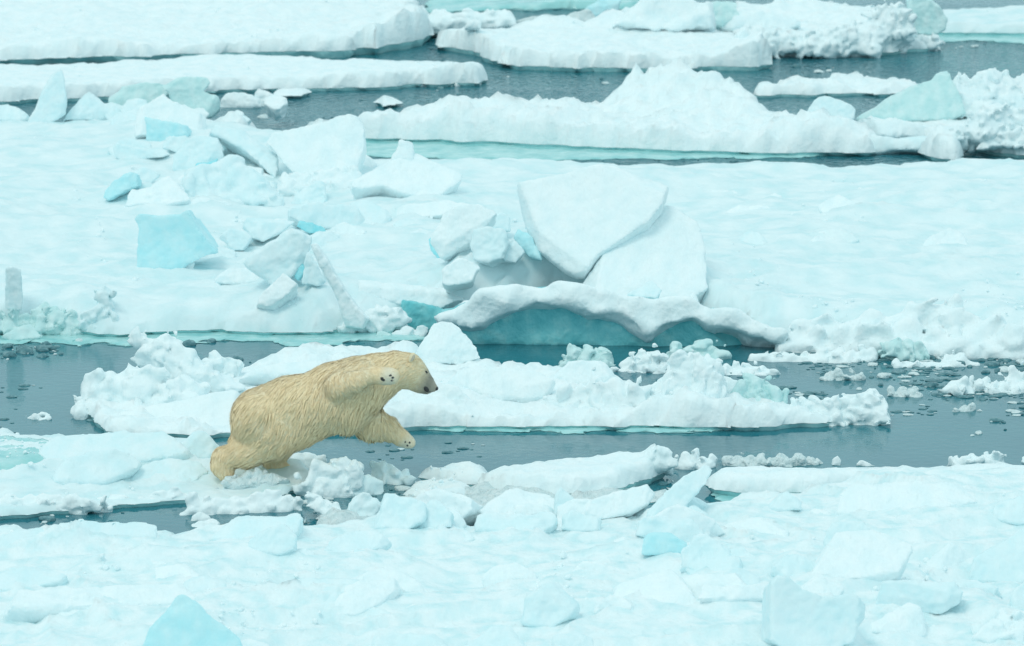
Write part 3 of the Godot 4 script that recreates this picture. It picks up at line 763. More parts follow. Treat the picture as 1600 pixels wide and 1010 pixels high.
	# left shore
	b.call("square post of pale green ice at the left picture edge", [6, 484, 8, 420, 20, 416, 33, 420, 36, 470, 34, 486], 478, {"m": "ice", "tilt": 84, "thick": 0.26, "soft": 0.03, "lump": 0.015, "chips": 1}, 0.2)
	b.call("crumbled shore lump in front of the square post", [-10, 516, 0, 490, 40, 484, 70, 476, 96, 488, 104, 506, 60, 524, 20, 524], 520, {"fwd": 0.4, "m": "green", "tilt": 56, "lump": 0.09, "crumb": 0.025}, 0.0)
	b.call("low grey floe fragment under the crumbled shore lump", [0, 524, 20, 512, 50, 505, 66, 514, 64, 528, 20, 532], 526, {"fwd": 0.4, "m": "green", "tilt": 40, "thick": 0.25}, 0.0)
	b.call("glassy heap of shore ice with a mushroom knob, right of the square post", [120, 508, 134, 488, 150, 476, 146, 458, 160, 450, 172, 458, 170, 476, 186, 500, 180, 516, 140, 518], 512, {"fwd": 0.4, "m": "ice", "tilt": 70, "thick": 0.3, "lump": 0.05, "crumb": 0.02}, 0.05)
	b.call("spongy green ice between the shore lump and the mushroom knob", [72, 518, 80, 498, 110, 490, 134, 502, 138, 518, 100, 524], 518, {"fwd": 0.4, "m": "green", "tilt": 52, "lump": 0.08, "crumb": 0.03}, 0.0)


# ---------------------------------------------------------------- the island behind the bear
func island_blocks():
	group = "ice blocks on the island behind the bear"
	var b := func(label: String, outline: Array, foot: float, opt := {}, level := 0.14): block("ice_block", label, outline, foot, level, opt)
	b.call("overhanging snag like an animal head at the island's left end", [200, 560, 214, 548, 196, 529, 202, 517, 219, 511, 233, 525, 263, 520, 278, 539, 304, 560, 351, 587, 372, 604, 338, 614, 300, 606, 250, 590, 226, 580], 606, {"m": "snow", "tilt": 72, "thick": 0.4, "lump": 0.05, "crumb": 0.018, "soft": 0.1})
	b.call("rounded snow lump behind the overhanging snag's right end", [303, 590, 308, 562, 334, 552, 360, 558, 374, 572, 370, 592], 590, {"m": "snow", "tilt": 70, "thick": 0.35, "lump": 0.05, "crumb": 0.018})
	b.call("crumbly mass of refrozen snow at the island's left tip, below the snag", [121, 650, 124, 607, 142, 580, 172, 570, 203, 558, 218, 580, 236, 572, 263, 582, 296, 578, 320, 606, 300, 632, 243, 634, 189, 648, 165, 668, 145, 660], 652, {"m": "snow", "tilt": 52, "thick": 0.5, "lump": 0.11, "crumb": 0.03, "crumb_size": 0.13, "soft": 0.1, "chips": 0}, 0.02)
	b.call("broad smooth snow slab sloping down to the water behind the bear's rump", [174, 674, 188, 642, 250, 628, 317, 616, 380, 604, 384, 640, 368, 684, 260, 686], 676, {"m": "snow", "tilt": 30, "thick": 0.3, "soft": 0.06, "lump": 0.025, "chips": 0}, 0.02)
	b.call("white snow pyramid rising behind the bear's head", [636, 566, 643, 553, 665, 519, 675, 502, 690, 498, 708, 500, 722, 512, 746, 539, 758, 560, 719, 572, 665, 570], 566, {"m": "snow", "tilt": 66, "thick": 0.55, "soft": 0.06, "lump": 0.015, "taper": 0.35, "chips": 1})
	b.call("domed lump of snow in the middle of the island", [862, 592, 872, 576, 888, 562, 911, 557, 940, 562, 958, 572, 972, 590, 935, 606, 884, 602], 600, {"m": "snow", "tilt": 58, "thick": 0.4, "soft": 0.12})
	b.call("smooth rounded mound just under the bear's muzzle", [606, 660, 631, 630, 652, 608, 675, 592, 712, 597, 746, 628, 786, 656, 733, 668, 665, 668], 664, {"m": "snow", "tilt": 54, "thick": 0.5, "soft": 0.14, "lump": 0.05, "crumb": 0.012, "chips": 0}, 0.02)
	b.call("snow drift step between the domed lump and the mound under the bear's muzzle", [700, 596, 720, 572, 790, 570, 840, 578, 870, 592, 850, 616, 780, 622], 612, {"m": "snow", "tilt": 34, "thick": 0.4, "soft": 0.12, "chips": 0})
	b.call("jagged ridge of crumbled snow along the island's near edge", [786, 664, 792, 650, 827, 634, 867, 610, 900, 596, 926, 588, 946, 600, 970, 596, 1000, 588, 1016, 606, 1030, 624, 1026, 660, 980, 669, 880, 669], 665, {"m": "snow", "tilt": 56, "thick": 0.5, "lump": 0.11, "crumb": 0.03, "crumb_size": 0.13, "soft": 0.08, "chips": 0}, 0.0)
	b.call("tall bulging tower of snow, highest point of the island's right half", [1004, 664, 1010, 612, 1030, 590, 1046, 566, 1060, 553, 1087, 550, 1111, 562, 1128, 593, 1124, 630, 1098, 656, 1060, 668], 662, {"m": "snow", "tilt": 70, "thick": 0.5, "lump": 0.08, "crumb": 0.022, "soft": 0.12, "chips": 0}, 0.02)
	b.call("sloping slab behind the tall bulging tower", [1106, 616, 1114, 580, 1140, 588, 1168, 602, 1166, 630, 1120, 634], 628, {"fwd": 0.0, "m": "snow", "tilt": 58, "thick": 0.3})
	b.call("greenish glassy block between the tall tower and the knobbed right end", [1128, 654, 1131, 627, 1151, 600, 1175, 589, 1205, 597, 1232, 612, 1232, 642, 1207, 664, 1160, 660], 658, {"m": "green", "tilt": 66, "thick": 0.4, "lump": 0.06, "crumb": 0.02}, 0.0)
	b.call("low snow covered wall near the island's right end", [1214, 664, 1220, 634, 1238, 618, 1310, 616, 1320, 640, 1318, 668, 1240, 670], 665, {"m": "snow", "tilt": 62, "thick": 0.45, "soft": 0.1, "lump": 0.06, "crumb": 0.015}, 0.0)
	b.call("horned block that ends the island on the right", [1306, 668, 1308, 624, 1316, 612, 1340, 617, 1367, 606, 1384, 630, 1392, 652, 1380, 668, 1330, 670], 665, {"m": "snow", "tilt": 70, "thick": 0.4, "lump": 0.05, "crumb": 0.018, "soft": 0.1}, 0.0)
	b.call("crushed brash lying before the greenish glassy block", [1072, 668, 1080, 648, 1111, 630, 1140, 642, 1162, 648, 1174, 668, 1120, 674], 669, {"m": "green", "tilt": 30, "thick": 0.2, "lump": 0.08, "crumb": 0.03}, 0.0)
	b.call("long low rim of snow along the island's far side, behind the bear's back", [366, 588, 372, 577, 405, 568, 480, 561, 540, 556, 600, 550, 640, 544, 648, 562, 560, 578, 440, 588], 586, {"m": "snow", "tilt": 40, "thick": 0.35, "soft": 0.08, "lump": 0.04, "crumb": 0.012, "chips": 0}, 0.1)


# ---------------------------------------------------------------- the floe the bear leaves, and the pieces round it
func bear_floe_blocks():
	group = "ice pieces round the bear's floe"
	var b := func(label: String, outline: Array, foot: float, opt := {}, level := 0.12): block("ice_block", label, outline, foot, level, opt)
	b.call("wide flat slab at the back of the bear's floe, behind the smooth dome", [58, 712, 64, 696, 87, 678, 140, 674, 208, 673, 290, 672, 320, 686, 310, 706, 240, 716, 166, 728, 90, 728], 722, {"m": "ice", "tilt": 26, "thick": 0.22, "soft": 0.05, "lump": 0.025, "chips": 0})
	b.call("smooth rounded dome of ice left of the bear's heel", [78, 756, 88, 730, 106, 710, 140, 700, 175, 698, 210, 702, 228, 720, 196, 742, 166, 756], 752, {"m": "ice", "tilt": 44, "thick": 0.35, "soft": 0.12, "chips": 0, "lump": 0.03})
	b.call("blunt block right behind the bear's rump", [276, 704, 281, 690, 300, 672, 318, 668, 342, 696, 334, 716, 300, 716], 712, {"m": "ice", "tilt": 64, "thick": 0.35})
	b.call("sloping plate between the smooth dome and the bear's heel", [180, 752, 196, 732, 250, 706, 310, 710, 328, 724, 300, 744, 220, 756], 748, {"m": "ice", "tilt": 26, "thick": 0.2, "lump": 0.03})
	b.call("crumbly ridge of snow along the floe's near edge, left part", [-20, 812, -16, 782, 30, 774, 62, 764, 97, 766, 130, 776, 166, 773, 170, 794, 100, 802, 30, 812], 806, {"m": "snow", "tilt": 58, "thick": 0.3, "lump": 0.07, "crumb": 0.02, "soft": 0.08, "chips": 0}, 0.0)
	b.call("crumbly ridge of snow along the floe's near edge, right part under the bear", [150, 794, 160, 775, 220, 770, 288, 764, 308, 771, 300, 782, 230, 792], 789, {"m": "snow", "tilt": 58, "thick": 0.3, "lump": 0.06, "crumb": 0.02, "soft": 0.08, "chips": 0}, 0.0)
	b.call("greyish trodden snow mound hiding the bear's hind feet", [340, 758, 352, 744, 370, 738, 404, 732, 430, 736, 448, 744, 462, 752, 440, 762, 380, 764], 758, {"fwd": 0.0, "m": "slush", "tilt": 52, "thick": 0.3, "soft": 0.08, "lump": 0.03, "crumb": 0.015, "chips": 0}, 0.10)
	b.call("white chunk floating behind the bear's hind foot", [432, 730, 438, 716, 454, 705, 470, 700, 490, 705, 511, 716, 508, 726, 490, 734, 455, 738], 734, {"m": "snow", "tilt": 44, "thick": 0.25, "lump": 0.04, "crumb": 0.015, "soft": 0.08}, 0.0)
	b.call("large cauliflower chunk in the water in front of the bear", [460, 768, 468, 752, 489, 738, 497, 722, 515, 715, 534, 713, 552, 718, 563, 728, 566, 745, 550, 776, 520, 786, 480, 780], 779, {"m": "snow", "tilt": 58, "thick": 0.4, "lump": 0.09, "crumb": 0.025, "crumb_size": 0.12, "soft": 0.1}, 0.0)
	b.call("translucent wedge of ice below the bear's outstretched paw", [576, 752, 580, 732, 586, 719, 602, 718, 631, 735, 652, 752, 620, 762, 590, 762], 757, {"m": "ice", "tilt": 58, "thick": 0.3, "lump": 0.04, "crumb": 0.015}, 0.0)
	b.call("small block leaning between the cauliflower chunk and the translucent wedge", [545, 776, 550, 756, 576, 739, 600, 754, 600, 772, 574, 780], 775, {"m": "ice", "tilt": 60, "thick": 0.3, "lump": 0.04}, 0.0)
	b.call("long crumbly edge piece broken off in front of the bear's floe", [286, 804, 290, 786, 300, 777, 336, 771, 367, 774, 416, 766, 450, 772, 477, 779, 472, 796, 433, 804, 347, 808], 804, {"m": "snow", "tilt": 46, "thick": 0.26, "lump": 0.05, "crumb": 0.018, "soft": 0.07, "chips": 0}, 0.0)
	b.call("little knob in the crack under the long crumbly edge piece", [297, 816, 299, 804, 310, 798, 330, 806, 328, 816], 815, {"m": "snow", "tilt": 60, "thick": 0.14}, 0.0)
	b.call("stick of ice slanting down right beside the cauliflower chunk", [474, 776, 480, 766, 498, 772, 527, 787, 548, 810, 538, 820, 510, 806, 485, 790], 814, {"m": "snow", "tilt": 54, "thick": 0.2, "crumb": 0.018, "chips": 0}, 0.0)
	b.call("rough pale chunk at the end of the slanting stick", [534, 814, 538, 796, 552, 776, 568, 767, 590, 778, 594, 792, 580, 814], 812, {"m": "ice", "tilt": 58, "thick": 0.3, "lump": 0.06, "crumb": 0.012}, 0.0)
	b.call("flat chip drifting in the crack, left of the reclining slab", [294, 826, 298, 814, 330, 808, 346, 816, 336, 826], 824, {"m": "snow", "tilt": 30, "thick": 0.12}, 0.0)
	b.call("snow knob on the right end of the slim knobbed floe", [1010, 728, 1016, 708, 1026, 696, 1042, 699, 1052, 712, 1050, 734], 732, {"m": "snow", "tilt": 66, "thick": 0.3, "lump": 0.06, "crumb": 0.02}, 0.1)


# ---------------------------------------------------------------- blocks on the foreground floe
func front_blocks():
	group = "ice blocks on the foreground floe"
	var b := func(label: String, outline: Array, foot: float, opt := {}, level := 0.30): block("ice_block", label, outline, foot, level, opt)
	b.call("long snow slab lying at the left edge, just below the open crack", [-30, 872, -20, 838, 62, 819, 114, 809, 208, 797, 246, 796, 251, 808, 246, 818, 166, 832, 114, 843, 69, 852, 14, 872], 868, {"tilt": 26, "thick": 0.26, "soft": 0.05, "lump": 0.02, "chips": 0})
	b.call("pointed wedge of ice at the left edge with a blue slit under it", [-20, 912, -10, 900, 40, 884, 70, 880, 102, 897, 94, 908, 45, 920, 0, 924], 917, {"tilt": 30, "thick": 0.26, "chips": 0})
	b.call("reclining slab with an upturned right corner, beside the crack", [318, 846, 340, 824, 367, 794, 410, 797, 447, 799, 464, 791, 474, 812, 464, 834, 400, 844], 842, {"tilt": 50, "thick": 0.3, "soft": 0.04, "lump": 0.02})
	b.call("wedge leaning against the front of the reclining slab", [372, 854, 400, 832, 444, 815, 463, 833, 464, 858, 440, 868, 408, 862], 865, {"tilt": 56, "thick": 0.3, "lump": 0.03})
	b.call("long low snow step across the lower left", [-30, 946, -20, 922, 80, 912, 200, 908, 320, 908, 340, 920, 300, 940, 200, 944, 85, 948], 944, {"m": "snow", "tilt": 18, "thick": 0.25, "soft": 0.08, "lump": 0.03, "chips": 0})
	b.call("broad flat slab lying in the lower left, right of the low snow step", [330, 946, 380, 928, 451, 903, 540, 900, 628, 902, 634, 912, 600, 934, 540, 950, 476, 957, 400, 958], 953, {"tilt": 22, "thick": 0.22, "soft": 0.05, "lump": 0.02, "chips": 0})
	b.call("blue pyramid of ice cut off by the bottom edge at the left", [204, 1060, 218, 1010, 232, 980, 250, 958, 270, 927, 284, 922, 298, 930, 330, 962, 376, 994, 400, 1060], 1050, {"m": "blue", "tilt": 68, "thick": 0.5, "soft": 0.1, "lump": 0.03, "taper": 0.4, "chips": 0})
	b.call("white rounded lump against the right foot of the blue pyramid", [340, 1050, 356, 1004, 384, 994, 420, 1002, 436, 1050], 1040, {"m": "snow", "tilt": 60, "thick": 0.4, "soft": 0.12})
	b.call("tiny triangular block half sunk in snow at the lower left", [40, 952, 46, 940, 72, 928, 84, 938, 88, 952], 950, {"tilt": 60, "thick": 0.25})
	b.call("cluster topping block at the left end of the near row, by the rough pale chunk", [580, 826, 585, 806, 598, 772, 617, 770, 650, 776, 668, 784, 662, 812, 636, 828], 826, {"tilt": 62, "thick": 0.45, "lump": 0.05})
	b.call("second block of the near row, peaked and bluish", [652, 826, 656, 806, 666, 784, 684, 779, 708, 802, 704, 822, 676, 830], 826, {"tilt": 62, "thick": 0.4, "lump": 0.05})
	b.call("third block of the near row, small and square", [702, 812, 705, 788, 724, 782, 745, 787, 750, 806, 728, 814], 811, {"tilt": 66, "thick": 0.3})
	b.call("wide rounded hump right of the small square block", [742, 828, 745, 800, 766, 791, 800, 799, 850, 798, 876, 810, 850, 832, 790, 838], 833, {"tilt": 48, "thick": 0.4, "soft": 0.1, "lump": 0.05})
	b.call("flat topped cake of ice behind the wide rounded hump", [798, 806, 804, 787, 842, 784, 866, 792, 874, 806], 806, {"m": "snow", "tilt": 64, "thick": 0.35})
	b.call("upright pointed tooth of ice near the middle of the near row", [866, 808, 868, 774, 877, 758, 890, 770, 908, 788, 904, 806], 806, {"tilt": 76, "thick": 0.25, "chips": 1, "lump": 0.02})
	b.call("stubby block at the foot of the pointed tooth", [876, 826, 880, 802, 897, 794, 942, 812, 938, 830, 900, 832], 830, {"tilt": 58, "thick": 0.35})
	b.call("sharp edged slab rising to the right of the pointed tooth", [908, 810, 911, 786, 963, 767, 1012, 754, 1024, 767, 1014, 784, 984, 802, 945, 812], 810, {"m": "snow", "tilt": 56, "thick": 0.35, "soft": 0.04})
	b.call("long blade of ice leaning up to the right, tallest of the near row", [1008, 818, 1014, 792, 1043, 764, 1070, 743, 1112, 720, 1116, 732, 1105, 754, 1084, 780, 1062, 806, 1034, 822], 816, {"tilt": 62, "thick": 0.32, "soft": 0.04, "lump": 0.02, "chips": 1})
	b.call("overhanging block with a turquoise hollow beneath it, right of centre", [994, 836, 998, 812, 1036, 800, 1075, 804, 1104, 828, 1098, 852, 1066, 858, 1030, 844], 858, {"tilt": 66, "thick": 0.4, "lump": 0.05, "fwd": 0.15})
	b.call("turquoise ice inside the hollow under the overhanging block", [1000, 868, 1008, 834, 1050, 832, 1074, 846, 1078, 868], 864, {"m": "blue", "tilt": 72, "thick": 0.3})
	b.call("irregular block right of the overhanging one", [1062, 888, 1067, 854, 1095, 829, 1143, 852, 1140, 886, 1090, 892], 886, {"tilt": 56, "thick": 0.4, "lump": 0.06})
	b.call("leaning piece at the foot of the long blade", [1060, 828, 1067, 799, 1081, 784, 1112, 808, 1138, 832, 1100, 840], 836, {"tilt": 54, "thick": 0.3, "lump": 0.04})
	b.call("small rounded boulder by the teal joint, below the long snow tongue", [1198, 798, 1202, 785, 1213, 771, 1230, 766, 1251, 780, 1252, 796, 1226, 802], 798, {"tilt": 66, "thick": 0.3, "soft": 0.08})
	b.call("thick flat slab of drifted snow at the right, in front of the snow tongue", [1306, 780, 1313, 764, 1332, 754, 1427, 750, 1507, 754, 1558, 767, 1500, 790, 1441, 798, 1355, 800, 1334, 788], 796, {"m": "snow", "tilt": 22, "thick": 0.28, "soft": 0.07, "lump": 0.03, "chips": 0})
	b.call("block at the right edge above the dark teal puddle", [1546, 812, 1549, 800, 1564, 780, 1612, 772, 1660, 780, 1660, 816, 1590, 820], 814, {"tilt": 58, "thick": 0.35})
	b.call("six sided block perched on a broad tilted slab, lower right", [1282, 866, 1284, 844, 1299, 815, 1330, 812, 1352, 813, 1370, 840, 1356, 860, 1328, 878, 1304, 880], 876, {"tilt": 58, "thick": 0.35, "soft": 0.05, "lump": 0.02}, 0.42)
	b.call("broad tilted slab under the six sided block", [1254, 892, 1268, 862, 1285, 832, 1368, 825, 1429, 854, 1408, 892, 1365, 902, 1303, 904], 900, {"m": "snow", "tilt": 30, "thick": 0.3, "soft": 0.05, "lump": 0.02, "chips": 0})
	b.call("rounded lump left of the six sided block", [1206, 898, 1209, 875, 1240, 860, 1284, 876, 1274, 902, 1240, 908], 904, {"tilt": 56, "thick": 0.35, "lump": 0.05})
	b.call("large cut block with a bluish front at the bottom, right of centre", [1204, 1000, 1206, 905, 1214, 900, 1233, 902, 1254, 918, 1296, 930, 1340, 927, 1358, 944, 1360, 966, 1336, 1006, 1300, 1020, 1240, 1024], 1018, {"m": "ice", "tilt": 70, "thick": 0.6, "soft": 0.04, "lump": 0.025, "chips": 1, "yaw": 14.0})
	b.call("flat fronted block behind the large cut one", [1362, 960, 1375, 906, 1430, 904, 1490, 906, 1505, 923, 1498, 946, 1469, 962, 1420, 962], 958, {"tilt": 76, "thick": 0.5, "soft": 0.04, "lump": 0.02})
	b.call("lumpy block in front of the flat fronted one", [1350, 986, 1356, 970, 1386, 954, 1420, 940, 1441, 948, 1457, 982, 1450, 998, 1407, 992], 994, {"m": "snow", "tilt": 56, "thick": 0.35, "lump": 0.05})
	b.call("great smooth slab leaning in from the right picture edge", [1510, 912, 1521, 868, 1563, 847, 1604, 817, 1660, 800, 1680, 912], 906, {"tilt": 62, "thick": 0.4, "soft": 0.05, "lump": 0.02, "chips": 0})
	b.call("block at the lower right edge with a blue crack on its left", [1580, 960, 1584, 922, 1612, 900, 1680, 900, 1680, 960], 954, {"tilt": 66, "thick": 0.4})
	b.call("low crumbling block at the bottom, far right", [1520, 1000, 1528, 968, 1570, 955, 1620, 962, 1640, 1004], 1002, {"m": "snow", "tilt": 48, "thick": 0.4, "lump": 0.07, "crumb": 0.02})
	b.call("blue veined mound at the bottom, left of the middle", [574, 1040, 582, 992, 617, 978, 676, 981, 700, 1004, 712, 1040], 1034, {"tilt": 52, "thick": 0.4, "soft": 0.12, "lump": 0.05, "m": "ice"})
	b.call("smooth cone of ice at the bottom, in the middle", [700, 1050, 720, 1006, 780, 966, 800, 972, 830, 1012, 850, 1050], 1042, {"tilt": 54, "thick": 0.4, "soft": 0.1, "lump": 0.03})
	b.call("hollowed block with a blue recess, bottom centre right", [812, 976, 820, 926, 846, 910, 872, 904, 906, 938, 902, 964, 862, 982], 977, {"m": "ice", "tilt": 60, "thick": 0.4, "lump": 0.06, "soft": 0.08})
	b.call("frosted lump cut by the bottom edge, just right of the hollowed block", [860, 1050, 868, 990, 900, 976, 930, 990, 950, 1050], 1040, {"m": "ice", "tilt": 56, "thick": 0.4, "soft": 0.12, "lump": 0.05})
	b.call("short flat plank lying left of the centre, below the near row", [512, 956, 526, 916, 560, 904, 630, 902, 634, 910, 600, 934, 560, 956], 954, {"m": "snow", "tilt": 24, "thick": 0.2})
	b.call("snow covered roll lying across the right of centre, above the cut block", [1090, 930, 1100, 908, 1160, 900, 1204, 908, 1206, 928, 1140, 938], 932, {"m": "snow", "tilt": 30, "thick": 0.3, "soft": 0.1, "lump": 0.04})
	rubble("ice_chunk", "small chunks on the foreground floe", [[560, 800, 1130, 860, 14], [980, 800, 1580, 960, 22], [0, 860, 560, 1000, 12], [560, 860, 1000, 1000, 10]], Vector2(30, 150), 0.3, 92)
	b.call("blue streak under the six sided block", [1296, 882, 1300, 872, 1330, 872, 1358, 856, 1354, 872, 1330, 884], 882, {"m": "seam", "tilt": 60, "thick": 0.2, "lump": 0.02, "chips": 0}, 0.42)
	b.call("ragged bar of ice in the near row, over the blue slit on its left", [500, 860, 520, 838, 560, 822, 604, 826, 612, 840, 590, 856, 540, 866], 862, {"tilt": 36, "thick": 0.26, "lump": 0.05})


# ---------------------------------------------------------------- lumps on the far floes
func far_blocks():
	group = "ice lumps on the far floes"
	var b := func(label: String, outline: Array, foot: float, opt := {}, level := 0.25): block("ice_block", label, outline, foot, level, opt)
	b.call("smooth egg shaped block on the right end of the long ridge floe", [1248, 200, 1252, 188, 1262, 168, 1276, 150, 1288, 145, 1312, 153, 1330, 163, 1340, 170, 1336, 186, 1322, 194, 1296, 206, 1272, 208], 206, {"fwd": 0.0, "m": "ice", "tilt": 72, "thick": 0.6, "soft": 0.14, "lump": 0.03, "chips": 1})
	b.call("low notched slab in front of the egg shaped block", [1262, 238, 1269, 212, 1300, 198, 1340, 186, 1344, 198, 1358, 198, 1370, 212, 1420, 206, 1455, 205, 1460, 228, 1364, 240], 237, {"m": "ice", "tilt": 54, "thick": 0.45, "lump": 0.05}, 0.05)
	b.call("pale green shell of ice with a tall thumb, at the right below the dark water", [1336, 186, 1342, 168, 1364, 160, 1397, 137, 1418, 133, 1456, 126, 1465, 110, 1474, 101, 1485, 103, 1486, 120, 1500, 144, 1512, 178, 1489, 188, 1440, 190, 1380, 186], 186, {"m": "green", "tilt": 68, "thick": 0.4, "lump": 0.03, "chips": 0}, 0.2)
	b.call("round heap of lumps at the right edge behind the green shell", [1484, 180, 1487, 124, 1505, 109, 1529, 113, 1546, 111, 1570, 116, 1600, 112, 1640, 114, 1640, 176, 1560, 184], 178, {"m": "snow", "tilt": 62, "thick": 0.5, "lump": 0.10, "crumb": 0.025, "chips": 0}, 0.2)
	b.call("snowy bar lying in front of the green shell", [1338, 194, 1342, 176, 1384, 184, 1448, 190, 1494, 201, 1502, 216, 1458, 220, 1384, 215, 1350, 206], 214, {"m": "snow", "tilt": 60, "thick": 0.4, "soft": 0.1, "lump": 0.05}, 0.1)
	b.call("cauliflower mass on the right between the snowy bar and the picture edge", [1490, 218, 1495, 195, 1519, 178, 1566, 165, 1640, 162, 1640, 206, 1550, 216], 214, {"m": "snow", "tilt": 60, "thick": 0.5, "lump": 0.1, "crumb": 0.025, "chips": 0}, 0.15)
	b.call("boulder at the right edge over a dark green gap", [1530, 228, 1536, 206, 1550, 194, 1640, 184, 1640, 226, 1560, 230], 227, {"m": "snow", "tilt": 62, "thick": 0.4, "lump": 0.07, "crumb": 0.02}, 0.1)
	b.call("thin flat bar at the right edge under the boulder", [1538, 242, 1541, 228, 1580, 224, 1640, 226, 1640, 246], 241, {"m": "snow", "tilt": 54, "thick": 0.35}, 0.0)
	b.call("rounded roll at the back of the top right heap", [1126, 40, 1131, 26, 1146, 15, 1190, 14, 1229, 17, 1259, 21, 1262, 37, 1226, 50, 1180, 48], 46, {"m": "snow", "tilt": 64, "thick": 0.6, "soft": 0.15, "lump": 0.08})
	b.call("great lumpy mass in the middle of the top right heap", [1146, 66, 1150, 42, 1165, 34, 1198, 40, 1229, 44, 1290, 46, 1340, 22, 1384, 3, 1418, 0, 1436, 27, 1437, 54, 1395, 60, 1370, 80, 1316, 86, 1262, 80], 80, {"m": "snow", "tilt": 52, "thick": 0.6, "soft": 0.12, "lump": 0.11, "crumb": 0.025, "chips": 0}, 0.1)
	b.call("snow arm reaching out over the water at the heap's right tip", [1382, 74, 1386, 56, 1410, 52, 1441, 57, 1458, 53, 1473, 62, 1472, 78, 1430, 82, 1394, 82], 80, {"m": "snow", "tilt": 62, "thick": 0.5, "soft": 0.14, "lump": 0.07, "crumb": 0.02}, 0.0)
	b.call("grey green pinnacle at the top right, behind the lumpy mass", [1420, 52, 1418, -14, 1440, -22, 1466, 0, 1473, 14, 1483, 27, 1478, 46, 1450, 56], 50, {"m": "green", "tilt": 76, "thick": 0.5, "lump": 0.04}, 0.1)
	b.call("long soft roll of snow at the back of the top centre floe", [652, 44, 657, 26, 666, 17, 676, 8, 706, 13, 761, 9, 798, 13, 812, 29, 804, 40, 752, 46, 700, 48], 44, {"m": "snow", "tilt": 60, "thick": 0.6, "soft": 0.14, "lump": 0.09, "crumb": 0.015, "chips": 0}, 0.2)
	b.call("little round lump resting before the long soft roll", [724, 46, 728, 32, 742, 27, 754, 34, 752, 46], 46, {"m": "snow", "tilt": 70, "thick": 0.35, "soft": 0.12}, 0.2)
	b.call("turquoise wedge at the top edge, right of the long soft roll", [910, 26, 918, 8, 940, -6, 970, -4, 966, 24, 940, 30], 26, {"m": "blue", "tilt": 64, "thick": 0.4}, 0.0)
	b.call("grey low pan of ice at the top, between the soft roll and the turquoise wedge", [800, 32, 806, 20, 860, 12, 920, 14, 950, 24, 930, 34, 850, 36], 34, {"m": "slush", "tilt": 26, "thick": 0.3, "lump": 0.06}, 0.0)
	b.call("wide stepped block at the top edge behind the top centre floe", [956, 34, 958, 20, 972, 4, 1014, -4, 1070, -8, 1120, -6, 1122, 40, 1060, 48, 1004, 40], 42, {"m": "snow", "tilt": 60, "thick": 0.6, "soft": 0.1, "lump": 0.08}, 0.1)
	b.call("pale hump at the very top, left of the rounded roll", [1090, 34, 1094, 10, 1120, -2, 1150, 2, 1156, 24, 1130, 40], 38, {"m": "green", "tilt": 62, "thick": 0.5, "soft": 0.12, "lump": 0.06}, 0.1)
	b.call("rounded snow lump afloat in the upper left water, left one of two", [340, 170, 343, 152, 356, 142, 378, 139, 404, 154, 408, 166, 380, 172], 169, {"m": "snow", "tilt": 56, "thick": 0.5, "soft": 0.12, "chips": 1}, 0.0)
	b.call("pointed snow lump afloat in the upper left water, right one of two", [394, 166, 396, 144, 404, 136, 420, 142, 446, 158, 446, 164, 420, 169], 167, {"m": "snow", "tilt": 60, "thick": 0.4, "soft": 0.08}, 0.0)
	b.call("lump on the near right corner of the long flat white floe", [662, 132, 672, 118, 690, 112, 716, 118, 740, 116, 750, 126, 720, 134], 131, {"m": "snow", "tilt": 54, "thick": 0.4, "lump": 0.08, "crumb": 0.02}, 0.03)


